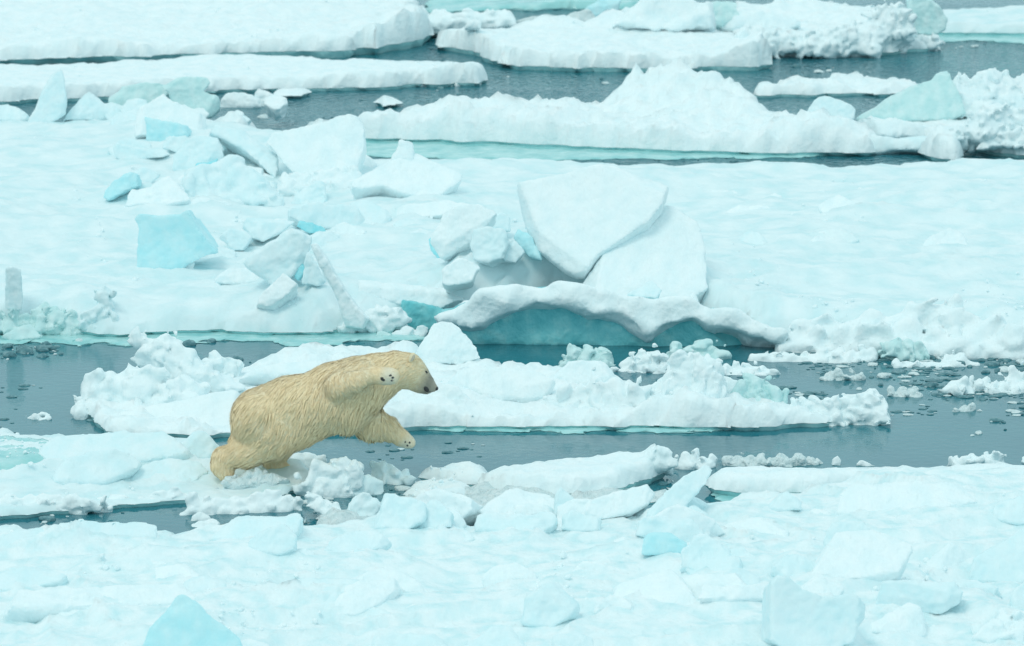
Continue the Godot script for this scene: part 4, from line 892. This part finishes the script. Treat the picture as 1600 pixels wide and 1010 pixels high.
# ---------------------------------------------------------------- loose pieces in the water
func floating_pieces():
	group = "loose ice in the water right of the arch"
	var b := func(label: String, outline: Array, foot: float, opt := {}): block("drift_ice", label, outline, foot, 0.0, opt.merged({"category": "drift ice"}))
	b.call("flat pan with a crumbled hump on its right end, off the rubble bank", [1172, 566, 1178, 552, 1200, 550, 1279, 552, 1310, 546, 1350, 537, 1374, 545, 1374, 562, 1320, 570, 1240, 570], 567, {"m": "snow", "tilt": 28, "thick": 0.16, "lump": 0.05, "crumb": 0.02, "soft": 0.06, "chips": 0})
	b.call("slender white pan alone below the right part of the rubble bank", [1396, 572, 1402, 563, 1440, 560, 1489, 553, 1510, 558, 1534, 566, 1528, 573, 1460, 577], 574, {"m": "snow", "tilt": 28, "thick": 0.14, "lump": 0.05, "crumb": 0.02, "chips": 0})
	b.call("low frosty pan nearest the island's tall tower, right of it", [1124, 582, 1130, 573, 1180, 570, 1229, 579, 1222, 587, 1160, 590], 586, {"m": "snow", "tilt": 22, "thick": 0.12, "lump": 0.05, "crumb": 0.025})
	b.call("string of crumbled lumps drifting in from the right edge", [1480, 612, 1484, 598, 1526, 591, 1546, 589, 1572, 586, 1588, 574, 1640, 570, 1640, 616, 1560, 620], 615, {"m": "snow", "tilt": 46, "thick": 0.22, "lump": 0.07, "crumb": 0.025, "chips": 0})
	b.call("glassy cluster of brash left of the domed lump, under the arch", [874, 570, 880, 556, 894, 546, 920, 546, 942, 549, 961, 566, 950, 576, 900, 577], 573, {"m": "green", "tilt": 44, "thick": 0.2, "lump": 0.06, "crumb": 0.025})
	b.call("white cluster of brash under the arch's right half", [958, 580, 970, 562, 996, 552, 1026, 542, 1050, 552, 1058, 568, 1036, 584, 990, 588], 583, {"m": "snow", "tilt": 42, "thick": 0.22, "lump": 0.06, "crumb": 0.025})
	b.call("frosty lump floating where the arch meets the rubble bank", [1044, 556, 1056, 540, 1087, 532, 1120, 540, 1152, 554, 1148, 566, 1094, 570], 564, {"m": "green", "tilt": 44, "thick": 0.2, "lump": 0.07, "crumb": 0.025})
	b.call("two pronged scrap of ice beside the cave wall left of the white pyramid", [616, 526, 620, 514, 640, 508, 664, 510, 662, 526, 640, 530], 527, {"m": "snow", "tilt": 56, "thick": 0.2, "lump": 0.05, "crumb": 0.02})
	b.call("bead of ice just left of the two pronged scrap", [586, 528, 590, 518, 600, 515, 612, 522, 612, 530], 528, {"m": "green", "tilt": 56, "thick": 0.14})
	b.call("glassy low growler against the snow tongue, left of the small white knob", [1120, 728, 1126, 716, 1150, 710, 1190, 710, 1200, 724, 1180, 732], 729, {"m": "slush", "tilt": 46, "thick": 0.2, "lump": 0.05, "crumb": 0.02})
	b.call("second glassy growler against the snow tongue, with a pointed end", [1196, 726, 1206, 714, 1240, 714, 1270, 706, 1286, 720, 1280, 730, 1230, 732], 729, {"m": "slush", "tilt": 46, "thick": 0.2, "lump": 0.05, "crumb": 0.02})
	b.call("crumbly snow lump beside the knob of the slim floe", [1056, 730, 1062, 712, 1080, 704, 1106, 710, 1122, 724, 1110, 736, 1076, 738], 733, {"m": "snow", "tilt": 54, "thick": 0.25, "lump": 0.06, "crumb": 0.025})
	b.call("small white knob at the far edge of the snow tongue", [1300, 728, 1302, 716, 1310, 712, 1316, 720, 1314, 730], 728, {"m": "snow", "tilt": 70, "thick": 0.12})
	b.call("small peaked scrap at the far edge of the snow tongue", [1336, 728, 1342, 716, 1354, 720, 1370, 726, 1360, 732], 729, {"m": "snow", "tilt": 62, "thick": 0.14})
	b.call("frayed ridge of crumbs on the far edge of the snow tongue, at the right", [1478, 728, 1500, 718, 1540, 716, 1560, 708, 1580, 716, 1640, 712, 1640, 730, 1540, 732], 728, {"m": "snow", "tilt": 48, "thick": 0.25, "lump": 0.07, "crumb": 0.025, "chips": 0})
	b.call("bits of white ice floating in the far left water by the island's tip", [34, 652, 46, 644, 66, 648, 84, 652, 70, 658, 48, 657], 656, {"m": "snow", "tilt": 30, "thick": 0.1, "lump": 0.04, "crumb": 0.02})
	b.call("lone grey scrap midway between the slender white pan and the island's end", [1388, 618, 1396, 608, 1424, 606, 1444, 614, 1436, 622, 1408, 624], 621, {"m": "slush", "tilt": 34, "thick": 0.12, "lump": 0.05, "crumb": 0.025})
	b.call("grey smear of brash left of the lone grey scrap", [1286, 592, 1300, 584, 1340, 584, 1346, 592, 1316, 598], 595, {"m": "slush", "tilt": 28, "thick": 0.1, "lump": 0.05, "crumb": 0.025})
	b.call("flat grey scrap lowest of the loose ice at the right", [1488, 642, 1500, 634, 1520, 632, 1530, 640, 1510, 646], 644, {"m": "slush", "tilt": 26, "thick": 0.1, "lump": 0.04, "crumb": 0.02})


# small broken pieces that lie among the large ones: convex lumps of random outline round (x, y)
func rubble(called: String, in_group: String, areas: Array, wide: Vector2, level: float, seed_: int):
	var rng := RandomNumberGenerator.new()
	rng.seed = seed_
	for a in areas:
		for k in int(a[4]):
			var x := rng.randf_range(a[0], a[2])
			var y := rng.randf_range(a[1], a[3])
			var w := lerpf(wide.x, wide.y, rng.randf() ** 1.8)
			var h := w * rng.randf_range(0.35, 0.75)
			var outline := []
			var n := rng.randi_range(5, 8)
			var turn := rng.randf() * TAU
			for q in n:
				var t := turn + (q + rng.randf_range(-0.3, 0.3)) * TAU / n
				outline.append(x + cos(t) * w * 0.5)
				outline.append(y - h * 0.22 + sin(t) * h * 0.5)
			var look: String = ["ice", "snow", "snow", "ice", "snow"][rng.randi() % 5]
			var size := "tiny" if w < 24 else "small" if w < 48 else "middling"
			var label := said_of(x, y, "%s %s chunk" % [size, "white" if look == "snow" else "bluish"])
			block(called, label, outline, y, level, {"m": look, "tilt": rng.randf_range(22, 74), "yaw": rng.randf_range(-35, 35), "thick": w * 0.0075 * rng.randf_range(0.5, 0.9), "category": "ice chunk", "group": in_group, "lump": 0.03, "chunk": true})


# a label that says beside which larger block a chunk lies
func said_of(x: float, y: float, what: String) -> String:
	var near := []
	for j in jobs:
		if j.kind != "block" or j.opt.has("chunk"):
			continue
		var said: String = j.node.get_meta("label").split(",")[0]
		if said.count(" ") > 8:
			continue
		var mx := 0.0
		for k in range(0, j.outline.size(), 2):
			mx += j.outline[k] * 2.0 / j.outline.size()
		near.append([absf(mx - x) + 1.5 * absf(j.foot - y), said, mx, j.foot])
	near.sort_custom(func(p, q): return p[0] < q[0])
	for q in near:
		var way := ("left of" if x < q[2] else "right of") if absf(x - q[2]) > absf(y - q[3]) * 1.3 else ("in front of" if y > q[3] else "behind")
		var label := "%s %s the %s" % [what, way, q[1]]
		if not taken.has(label):
			taken[label] = 1
			return label
	return what


# ---------------------------------------------------------------- crumbs of ice too small to count
func crumb_mesh(seed_: int) -> ArrayMesh:
	var s := 9
	var n := fbm(seed_, 0.9, 3)
	var f := PackedFloat32Array()
	var cell := 2.6 / s
	for z in s + 3:
		for y in s + 3:
			for x in s + 3:
				var p := Vector3(x, y, z) * cell - Vector3.ONE * (1.3 + cell)
				f.append(Vector3(p.x, p.y * 1.35, p.z * 1.1).length() - 0.85 + 0.35 * n.get_noise_3dv(p))
	var v := PackedVector3Array()
	var i := PackedInt32Array()
	nets(f, Vector3i.ONE * (s + 3), -Vector3.ONE * (1.3 + cell), cell, v, i)
	return commit(v, i)


func crumbs(called: String, label: String, m: String, spots: Array, seed_: int):
	var mm := MultiMesh.new()
	mm.transform_format = MultiMesh.TRANSFORM_3D
	mm.mesh = crumb_mesh(seed_)
	mm.instance_count = spots.size()
	for k in spots.size():
		mm.set_instance_transform(k, spots[k])
	var o := MultiMeshInstance3D.new()
	o.name = called
	o.multimesh = mm
	o.material_override = M[m]
	tag(o, label, "", "", "stuff")
	add_child(o, true)


func scatter():
	var rng := RandomNumberGenerator.new()
	rng.seed = 4242
	var cluster := fbm(31, 0.5, 2)
	var land := []
	var wet := []
	var dark := []
	for k in 26000:
		var p := place(rng.randf_range(-150, 1750), rng.randf_range(0, 1060), 0.2)
		var h := ice_height(p.x, p.z)
		var c := cluster.get_noise_2d(p.x, p.z * 0.6)
		var turn := Basis.from_euler(Vector3(rng.randf() * 6.0, rng.randf() * 6.0, rng.randf() * 6.0))
		if h > 0.06:
			if c > 0.26 + rng.randf() * 0.5:
				var s := 0.008 + 0.035 * rng.randf() ** 3
				land.append(Transform3D(turn.scaled(Vector3.ONE * s), Vector3(p.x, h + s * 0.2, p.z)))
		elif h < 0.0:
			p.y = 0.0
			var near := 0.0
			for d in [Vector2(0.5, 0), Vector2(-0.5, 0), Vector2(0, 0.7), Vector2(0, -0.7)]:
				near += 1.0 if ice_height(p.x + d.x, p.z + d.y) > 0.0 else 0.0
			var right := clampf((p.x - 1.5) / 3.0, 0.0, 1.0) * (1.0 if p.z < -1.5 and p.z > -7.0 else 0.0)
			if c > 0.40 - near * 0.10 - right * 0.46 + rng.randf() * 0.5:
				var s := 0.012 + 0.075 * rng.randf() ** 3
				var t := Transform3D(turn.scaled(Vector3(1.5, 0.8, 1.5) * s), Vector3(p.x, 0.004, p.z))
				if rng.randf() < 0.35:
					wet.append(t)
				else:
					dark.append(t)
	for r in [[1130, 550, 1620, 650, 1500], [0, 600, 150, 668, 60], [500, 690, 760, 720, 40], [560, 140, 760, 165, 60]]:
		for k in int(r[4]):
			var p := place(rng.randf_range(r[0], r[2]), rng.randf_range(r[1], r[3]))
			if ice_height(p.x, p.z) > -0.5 or cluster.get_noise_2d(p.x * 1.6 + 9.0, p.z * 0.9) < -0.05 + rng.randf() * 0.3:
				continue
			var s := 0.014 + 0.055 * rng.randf() ** 3
			var t := Transform3D(Basis(Vector3.UP, rng.randf() * 6.0).scaled(Vector3(1.9, 0.5, 1.3) * s), Vector3(p.x, 0.003, p.z))
			if rng.randf() < 0.2:
				wet.append(t)
			else:
				dark.append(t)
	crumbs("loose_ice_crumbs", "small crumbs of ice lying on the snow of the floes", "snow", land, 3)
	crumbs("white_brash", "white crumbs of brash ice floating in the water", "slush", wet, 4)
	crumbs("clear_brash", "dark clear bits of brash ice floating in the water", "dark_bit", dark, 5)
	print(land.size(), " ", wet.size(), " ", dark.size())


# ---------------------------------------------------------------- the bear in mid leap
const BEAR_CELL := 0.0165
var bear_z := 0.0
var bear_lo := Vector3.ZERO
var bear_n := Vector3i.ZERO
var bear_f := PackedFloat32Array()
var paws := []


# the point seen at (x, y), w metres nearer than the plane of the bear's spine
func bp(x: float, y: float, w: float) -> Vector3:
	var d := ray(x, y)
	return EYE + d * ((bear_z + w - EYE.z) / d.z)


func bear_field(p: Vector3) -> float:
	var q := (p - bear_lo) / BEAR_CELL
	var x := clampi(int(q.x), 0, bear_n.x - 2)
	var y := clampi(int(q.y), 0, bear_n.y - 2)
	var z := clampi(int(q.z), 0, bear_n.z - 2)
	var t := q - Vector3(x, y, z)
	var i := x + bear_n.x * (y + bear_n.y * z)
	var sy := bear_n.x
	var sz := bear_n.x * bear_n.y
	var a := lerpf(lerpf(bear_f[i], bear_f[i + 1], t.x), lerpf(bear_f[i + sy], bear_f[i + sy + 1], t.x), t.y)
	var b := lerpf(lerpf(bear_f[i + sz], bear_f[i + sz + 1], t.x), lerpf(bear_f[i + sz + sy], bear_f[i + sz + sy + 1], t.x), t.y)
	return lerpf(a, b, t.z)


# first point of the hide met on the line of sight through (x, y)
func on_hide(x: float, y: float, from := 0.75) -> Vector3:
	var w := from
	while w > -0.6:
		var p := bp(x, y, w)
		if bear_field(p) < 0.0:
			return p
		w -= 0.004
	return bp(x, y, 0.0)


func polar_bear():
	bear_z = place(400, 742, 0.15).z - 0.16
	var px := 0.00713
	# x, y, nearness, radius in the same units as x and y; then the lie of the hair and its length
	var chains := [
		[[[408, 652, 0, 44], [455, 638, 0, 46], [490, 632, 0, 44], [524, 620, 0, 49], [562, 604, 0, 43], [592, 589, 0, 33], [618, 578, 0, 25]], Vector3(-0.45, -1.0, 0.1), 0.075],
		[[[618, 578, 0, 25], [638, 577, 0, 21.5], [647, 583, 0, 17]], Vector3(-0.8, -0.5, 0.2), 0.035],
		[[[647, 583, 0, 17], [656, 590, 0, 12.6], [668, 600, 0, 8.6], [678, 606.5, 0, 5]], Vector3(-0.8, 0.35, 0.2), 0.014],
		[[[640, 592, 0, 15], [654, 601, 0, 10], [666, 610, 0, 4.8]], Vector3(-0.8, -0.2, 0.2), 0.02],
		[[[545, 632, 0, 44], [560, 630, -0.04, 32]], Vector3(-0.1, -1.0, 0.1), 0.085],
		[[[425, 676, 0.05, 38], [460, 660, 0.04, 38], [500, 644, 0, 37]], Vector3(-0.35, -1.0, 0.1), 0.085],
		[[[548, 600, 0.17, 27], [566, 592, 0.16, 25]], Vector3(-0.3, -1.0, 0.2), 0.05],
		[[[384, 676, 0.10, 22], [372, 690, 0.12, 13]], Vector3(-0.5, -1.0, 0.1), 0.06],
		[[[402, 656, 0.18, 38], [418, 672, 0.2, 33]], Vector3(-0.6, -0.9, 0.1), 0.075],
		# near foreleg, folded up beside the neck
		[[[562, 592, 0.20, 25], [528, 604, 0.34, 17.5]], Vector3(-0.5, -0.9, 0.2), 0.05],
		[[[528, 604, 0.34, 17], [556, 596, 0.44, 13.5], [581, 586, 0.49, 10.5]], Vector3(0.5, -0.8, 0.2), 0.04],
		[[[581, 586, 0.49, 10], [597, 588, 0.51, 10.5], [609, 588.5, 0.515, 9.5]], Vector3(0.8, -0.1, 0.2), 0.016],
		# far foreleg, stretched out over the water
		[[[558, 628, -0.12, 29], [577, 661, -0.14, 24], [606, 670, -0.14, 16.5]], Vector3(0.1, -1.0, 0.1), 0.075],
		[[[606, 670, -0.14, 15.5], [619, 679, -0.13, 10.5]], Vector3(0.3, -0.9, 0.1), 0.03],
		[[[619, 679, -0.13, 10], [628, 686, -0.12, 9.5], [636, 691, -0.11, 7.5]], Vector3(0.7, -0.6, 0.1), 0.014],
		# near hind leg, pushing off
		[[[412, 662, 0.12, 41], [430, 686, 0.19, 28]], Vector3(-0.6, -0.9, 0.1), 0.08],
		[[[430, 688, 0.19, 26], [388, 708, 0.20, 20.5], [350, 716, 0.19, 15]], Vector3(-0.85, -0.55, 0.1), 0.07],
		[[[348, 716, 0.19, 15], [345, 728, 0.20, 13], [352, 739, 0.22, 11]], Vector3(0.1, -1.0, 0.1), 0.04],
		# far hind leg
		[[[415, 660, -0.14, 38], [432, 692, -0.18, 27], [426, 718, -0.18, 14]], Vector3(-0.2, -1.0, 0.1), 0.06],
		[[[424, 722, -0.18, 12], [434, 731, -0.16, 8.5], [444, 734.5, -0.14, 7]], Vector3(0.5, -0.6, 0.1), 0.018],
	]
	var bones := []
	for c in chains:
		for k in c[0].size() - 1:
			var a: Array = c[0][k]
			var b: Array = c[0][k + 1]
			bones.append([bp(a[0], a[1], a[2]), bp(b[0], b[1], b[2]), a[3] * px, b[3] * px, c[1].normalized(), c[2]])
	for k in 4:             # toes
		bones.append([bp(610, 581.5 + k * 4.2, 0.51), bp(617.5 - absf(k - 1.5) * 1.2, 582 + k * 4.3, 0.525), 3.2 * px, 2.9 * px, Vector3(1, 0, 0), 0.01])
		bones.append([bp(633, 686, -0.17 + k * 0.032), bp(640.5 + k * 0.6, 689.5 + k * 1.6, -0.17 + k * 0.034), 3.4 * px, 3.0 * px, Vector3(1, -0.5, 0), 0.01])
		bones.append([bp(443, 733.5, -0.19 + k * 0.03), bp(449, 735, -0.19 + k * 0.031), 3.6 * px, 3.2 * px, Vector3(1, -0.3, 0), 0.01])
		bones.append([bp(351, 738, 0.15 + k * 0.032), bp(355, 741.5, 0.15 + k * 0.032), 4.4 * px, 3.8 * px, Vector3(0.3, -1, 0), 0.02])
	var lo: Vector3 = bones[0][0]
	var hi := lo
	for b in bones:
		for e in [[b[0], b[2]], [b[1], b[3]]]:
			lo = lo.min(e[0] - Vector3.ONE * e[1])
			hi = hi.max(e[0] + Vector3.ONE * e[1])
	lo -= Vector3.ONE * 0.08
	hi += Vector3.ONE * 0.08
	var s := BEAR_CELL
	var n := Vector3i((hi - lo) / s) + Vector3i(2, 2, 2)
	var sum := PackedFloat32Array()
	sum.resize(n.x * n.y * n.z)
	var kk := 42.0
	for b in bones:
		var a: Vector3 = b[0]
		var ab: Vector3 = b[1] - b[0]
		var ra: float = b[2]
		var rd: float = b[3] - b[2]
		var ll := maxf(ab.length_squared(), 1e-8)
		var m := maxf(ra, b[3]) + 0.10
		var i0 := Vector3i(((a.min(b[1]) - Vector3.ONE * m - lo) / s).max(Vector3.ZERO))
		var i1 := Vector3i(((a.max(b[1]) + Vector3.ONE * m - lo) / s)).min(n - Vector3i.ONE)
		for z in range(i0.z, i1.z + 1):
			for y in range(i0.y, i1.y + 1):
				var i := (z * n.y + y) * n.x + i0.x
				for x in range(i0.x, i1.x + 1):
					var v := lo + Vector3(x, y, z) * s - a
					var t := clampf(v.dot(ab) / ll, 0.0, 1.0)
					var d := (v - ab * t).length() - ra - rd * t
					if d < 0.12:
						sum[i] += exp(-kk * maxf(d, -0.3))
					i += 1
	for i in sum.size():
		sum[i] = 0.3 if sum[i] < 1e-6 else -log(sum[i]) / kk
	bear_f = sum
	bear_lo = lo
	bear_n = n
	var verts := PackedVector3Array()
	var index := PackedInt32Array()
	nets(sum, n, lo, s, verts, index)
	var root := Node3D.new()
	root.name = "polar_bear"
	root.position = place(400, 745, 0.14)
	tag(root, "cream coloured polar bear leaping to the right off the ice, forepaws in the air", "polar bear")
	add_child(root)
	var rng := RandomNumberGenerator.new()
	rng.seed = 77
	var patch := fbm(5, 2.2, 3)
	var mesh := commit(verts, index)
	var arr := mesh.surface_get_arrays(0)
	var normals: PackedVector3Array = arr[Mesh.ARRAY_NORMAL]
	var colors := PackedColorArray()
	var snout := bp(677, 604, 0.0)
	paws = [bp(606, 589, 0.52), bp(635, 691, -0.12)]
	for v in verts:
		colors.append(coat(v, snout, patch, 0.5))
	for k in verts.size():
		verts[k] -= root.position
	arr[Mesh.ARRAY_VERTEX] = verts
	arr[Mesh.ARRAY_COLOR] = colors
	var body := ArrayMesh.new()
	body.add_surface_from_arrays(Mesh.PRIMITIVE_TRIANGLES, arr)
	var hair := StandardMaterial3D.new()
	hair.resource_name = "bear fur"
	hair.vertex_color_use_as_albedo = true
	hair.roughness = 0.75
	hair.metallic_specular = 0.3
	hair.rim_enabled = true
	hair.rim = 0.25
	hair.rim_tint = 0.8
	piece("body", body, hair, root, Transform3D())
	# hair: tapering locks rooted on the hide and lying along it
	var total := 0.0
	var area := PackedFloat32Array()
	for k in range(0, index.size(), 3):
		total += (verts[index[k + 1]] - verts[index[k]]).cross(verts[index[k + 2]] - verts[index[k]]).length() * 0.5
		area.append(total)
	var hv := PackedVector3Array()
	var hn := PackedVector3Array()
	var hc := PackedColorArray()
	var hi_ := PackedInt32Array()
	var wave := fbm(9, 3.5, 2)
	var clump := fbm(10, 9.0, 2)
	var streak := fbm(12, 0.8, 2)
	var count := 60000
	for k in count:
		var want := (k + rng.randf()) / count * total
		var tri := area.bsearch(want) * 3
		if tri + 2 >= index.size():
			continue
		var u := rng.randf()
		var v := rng.randf()
		if u + v > 1.0:
			u = 1.0 - u
			v = 1.0 - v
		var ia := index[tri]
		var ib := index[tri + 1]
		var ic := index[tri + 2]
		var p := verts[ia] + (verts[ib] - verts[ia]) * u + (verts[ic] - verts[ia]) * v
		var nn := (normals[ia] + (normals[ib] - normals[ia]) * u + (normals[ic] - normals[ia]) * v).normalized()
		var at := p + root.position
		var flow := Vector3.ZERO
		var long := 0.0
		var weight := 0.0
		for b in bones:
			var ab: Vector3 = b[1] - b[0]
			var w: Vector3 = at - b[0]
			var t := clampf(w.dot(ab) / maxf(ab.length_squared(), 1e-8), 0.0, 1.0)
			var d: float = (w - ab * t).length() - b[2] - (b[3] - b[2]) * t
			if d < 0.1:
				var g := exp(-30.0 * d)
				flow += b[4] * g
				long += b[5] * g
				weight += g
		if weight == 0.0:
			continue
		flow = flow / weight
		long = long / weight * rng.randf_range(0.6, 1.5)
		var muzzle := at.distance_to(snout)
		if muzzle < 0.07:
			continue
		var turn := wave.get_noise_3dv(at) * 0.45 + clump.get_noise_3dv(at) * 0.30 + rng.randf_range(-0.10, 0.10)
		flow = (flow + Vector3(turn, turn * 0.2, 0)).normalized()
		var along := (flow - nn * flow.dot(nn))
		if along.length() < 0.15:
			along += Vector3(0.1, -0.3, 0.05) - nn * nn.dot(Vector3(0.1, -0.3, 0.05))
		along = along.normalized()
		var side := along.cross(nn).normalized()
		var wide := clampf(long * 0.12, 0.003, 0.0085) * rng.randf_range(0.6, 1.3)
		var lock := streak.get_noise_3d(at.dot(side) * 44.0, at.dot(along) * 5.0, at.z * 2.0) * 1.6
		var lift := rng.randf_range(0.08, 0.32) + 0.24 * lock
		var tone := coat(at, snout, patch, clampf(0.45 - lock * 0.9 + rng.randf_range(-0.2, 0.2), 0.0, 1.0))
		var lean := (nn + side * rng.randf_range(-0.5, 0.5) + along * 0.25).normalized()
		var first := hv.size()
		var q := p - nn * (0.004 - clampf(long * 0.12, 0.0, 0.012) * lock)
		for g in 4:
			var f := g / 3.0
			var width := wide * (1.0 - f * f * 0.92)
			if g == 3:
				hv.append(q)
				hn.append(lean)
				hc.append(tone)
			else:
				hv.append(q - side * width)
				hv.append(q + side * width)
				hn.append((lean - side * 0.35).normalized())
				hn.append((lean + side * 0.35).normalized())
				hc.append(tone)
				hc.append(tone)
			var dir := (along + nn * lift * (1.0 - f * 0.8) + Vector3(0, -0.35, 0) * f).normalized()
			q += dir * long / 3.0
		for g in 2:
			var a := first + g * 2
			hi_.append_array([a, a + 2, a + 1, a + 1, a + 2, a + 3])
		hi_.append_array([first + 4, first + 6, first + 5])
	var ha := []
	ha.resize(Mesh.ARRAY_MAX)
	ha[Mesh.ARRAY_VERTEX] = hv
	ha[Mesh.ARRAY_NORMAL] = hn
	ha[Mesh.ARRAY_COLOR] = hc
	ha[Mesh.ARRAY_INDEX] = hi_
	var hm := ArrayMesh.new()
	hm.add_surface_from_arrays(Mesh.PRIMITIVE_TRIANGLES, ha)
	piece("fur", hm, hair, root, Transform3D()).set_meta("kind", "stuff")
	# bare skin, eyes, claws
	var skin := StandardMaterial3D.new()
	skin.resource_name = "black bear skin"
	skin.albedo_color = Color(0.035, 0.032, 0.032).linear_to_srgb()
	skin.roughness = 0.4
	var eye := StandardMaterial3D.new()
	eye.resource_name = "dark eye"
	eye.albedo_color = Color(0.012, 0.01, 0.01).linear_to_srgb()
	eye.roughness = 0.12
	var horn := StandardMaterial3D.new()
	horn.resource_name = "claw horn"
	horn.albedo_color = Color(0.03, 0.028, 0.025).linear_to_srgb()
	horn.roughness = 0.35
	var ball := SphereMesh.new()
	ball.radius = 1.0
	ball.height = 2.0
	ball.radial_segments = 20
	ball.rings = 12
	var o := root.position
	var oval := func(called: String, m: Material, p: Vector3, size: Vector3, roll := 0.0):
		var b := Basis(Vector3.BACK, roll).scaled_local(size * px)
		return piece(called, ball, m, root, Transform3D(b, p - o))
	oval.call("eye", eye, on_hide(665.3, 581.6) + Vector3(0, 0, 0.002), Vector3(3.0, 2.1, 1.2), -0.5)
	oval.call("nose", skin, bp(680.6, 606.8, 0.0), Vector3(4.2, 3.6, 5.0), -0.5)
	oval.call("lip", skin, on_hide(664.8, 606.5) - Vector3(0, 0, 0.008), Vector3(3.7, 8.0, 2.9), 0.55)
	oval.call("lip", skin, on_hide(670.0, 612.0) - Vector3(0, 0, 0.018), Vector3(4.2, 1.6, 3.2), 0.35)
	var far_eye := on_hide(665.3, 581.6)
	oval.call("eye", eye, Vector3(far_eye.x, far_eye.y, 2.0 * bp(665, 582, 0).z - far_eye.z), Vector3(1.9, 1.3, 1.0), -0.5)
	oval.call("paw_pad", skin, on_hide(597.6, 592.5) - Vector3(0, 0, 0.004), Vector3(4.6, 2.9, 2.2), -0.75)
	for q in [[609.6, 587.2], [613.4, 590.4], [612.4, 594.6]]:
		oval.call("toe_pad", skin, on_hide(q[0], q[1]) - Vector3(0, 0, 0.002), Vector3(2.4, 1.7, 1.5), 0.3)
	for q in [[633.0, 690.8], [639.6, 692.4], [636.4, 696.0]]:
		oval.call("toe_pad", skin, on_hide(q[0], q[1]) - Vector3(0, 0, 0.003), Vector3(1.9, 2.2, 1.4), 0.3)
	var cream := StandardMaterial3D.new()
	cream.resource_name = "short ear fur"
	cream.albedo_color = Color(0.86, 0.74, 0.52).linear_to_srgb()
	cream.roughness = 0.9
	var grey := StandardMaterial3D.new()
	grey.resource_name = "grey inner ear"
	grey.albedo_color = Color(0.58, 0.51, 0.40).linear_to_srgb()
	grey.roughness = 0.9
	for s_ in [1.0, -1.0]:
		var ear = oval.call("ear", cream, bp(643.5, 559.0, 0.145 * s_), Vector3(4.2, 8.0, 2.8), -0.45)
		var hollow := MeshInstance3D.new()
		hollow.name = "ear_hollow"
		hollow.mesh = ball
		hollow.material_override = grey
		hollow.transform = Transform3D(Basis().scaled(Vector3(0.62, 0.72, 0.5)), Vector3(0.3, 0.02, 0.62 * s_))
		ear.add_child(hollow, true)
	var cone := CylinderMesh.new()
	cone.top_radius = 0.0006
	cone.bottom_radius = 0.006
	cone.height = 0.035
	cone.radial_segments = 8
	for k in 4:
		piece("claw", cone, horn, root, Transform3D(Basis(Vector3.BACK, -1.9), bp(620.5 - absf(k - 1.5) * 1.2, 582.4 + k * 4.3, 0.53) - o))
		piece("claw", cone, horn, root, Transform3D(Basis(Vector3.BACK, -2.2), bp(643.5 + k * 0.6, 691.5 + k * 1.6, -0.17 + k * 0.034) - o))
		piece("claw", cone, horn, root, Transform3D(Basis(Vector3.BACK, -2.1), bp(452, 736.5, -0.19 + k * 0.031) - o))


func coat(p: Vector3, snout: Vector3, patch: FastNoiseLite, pick: float) -> Color:
	var c := Color(0.985, 0.865, 0.625).lerp(Color(0.86, 0.675, 0.415), pick * pick)
	c = c.lerp(Color(0.97, 0.765, 0.47), clampf(0.2 + patch.get_noise_3dv(p), 0.0, 0.5))
	for q in paws:
		c = c.lerp(Color(0.88, 0.83, 0.70), clampf((0.13 - p.distance_to(q)) / 0.06, 0.0, 0.8))
	var d := p.distance_to(snout)
	if d < 0.26:
		c = c.lerp(Color(0.34, 0.31, 0.26), clampf((0.24 - d) / 0.13, 0.0, 0.92))
	return c


func piece(called: String, m: Mesh, mat: Material, parent: Node, at: Transform3D) -> MeshInstance3D:
	var o := MeshInstance3D.new()
	o.name = called
	o.mesh = m
	o.material_override = mat
	o.transform = at
	parent.add_child(o, true)
	return o
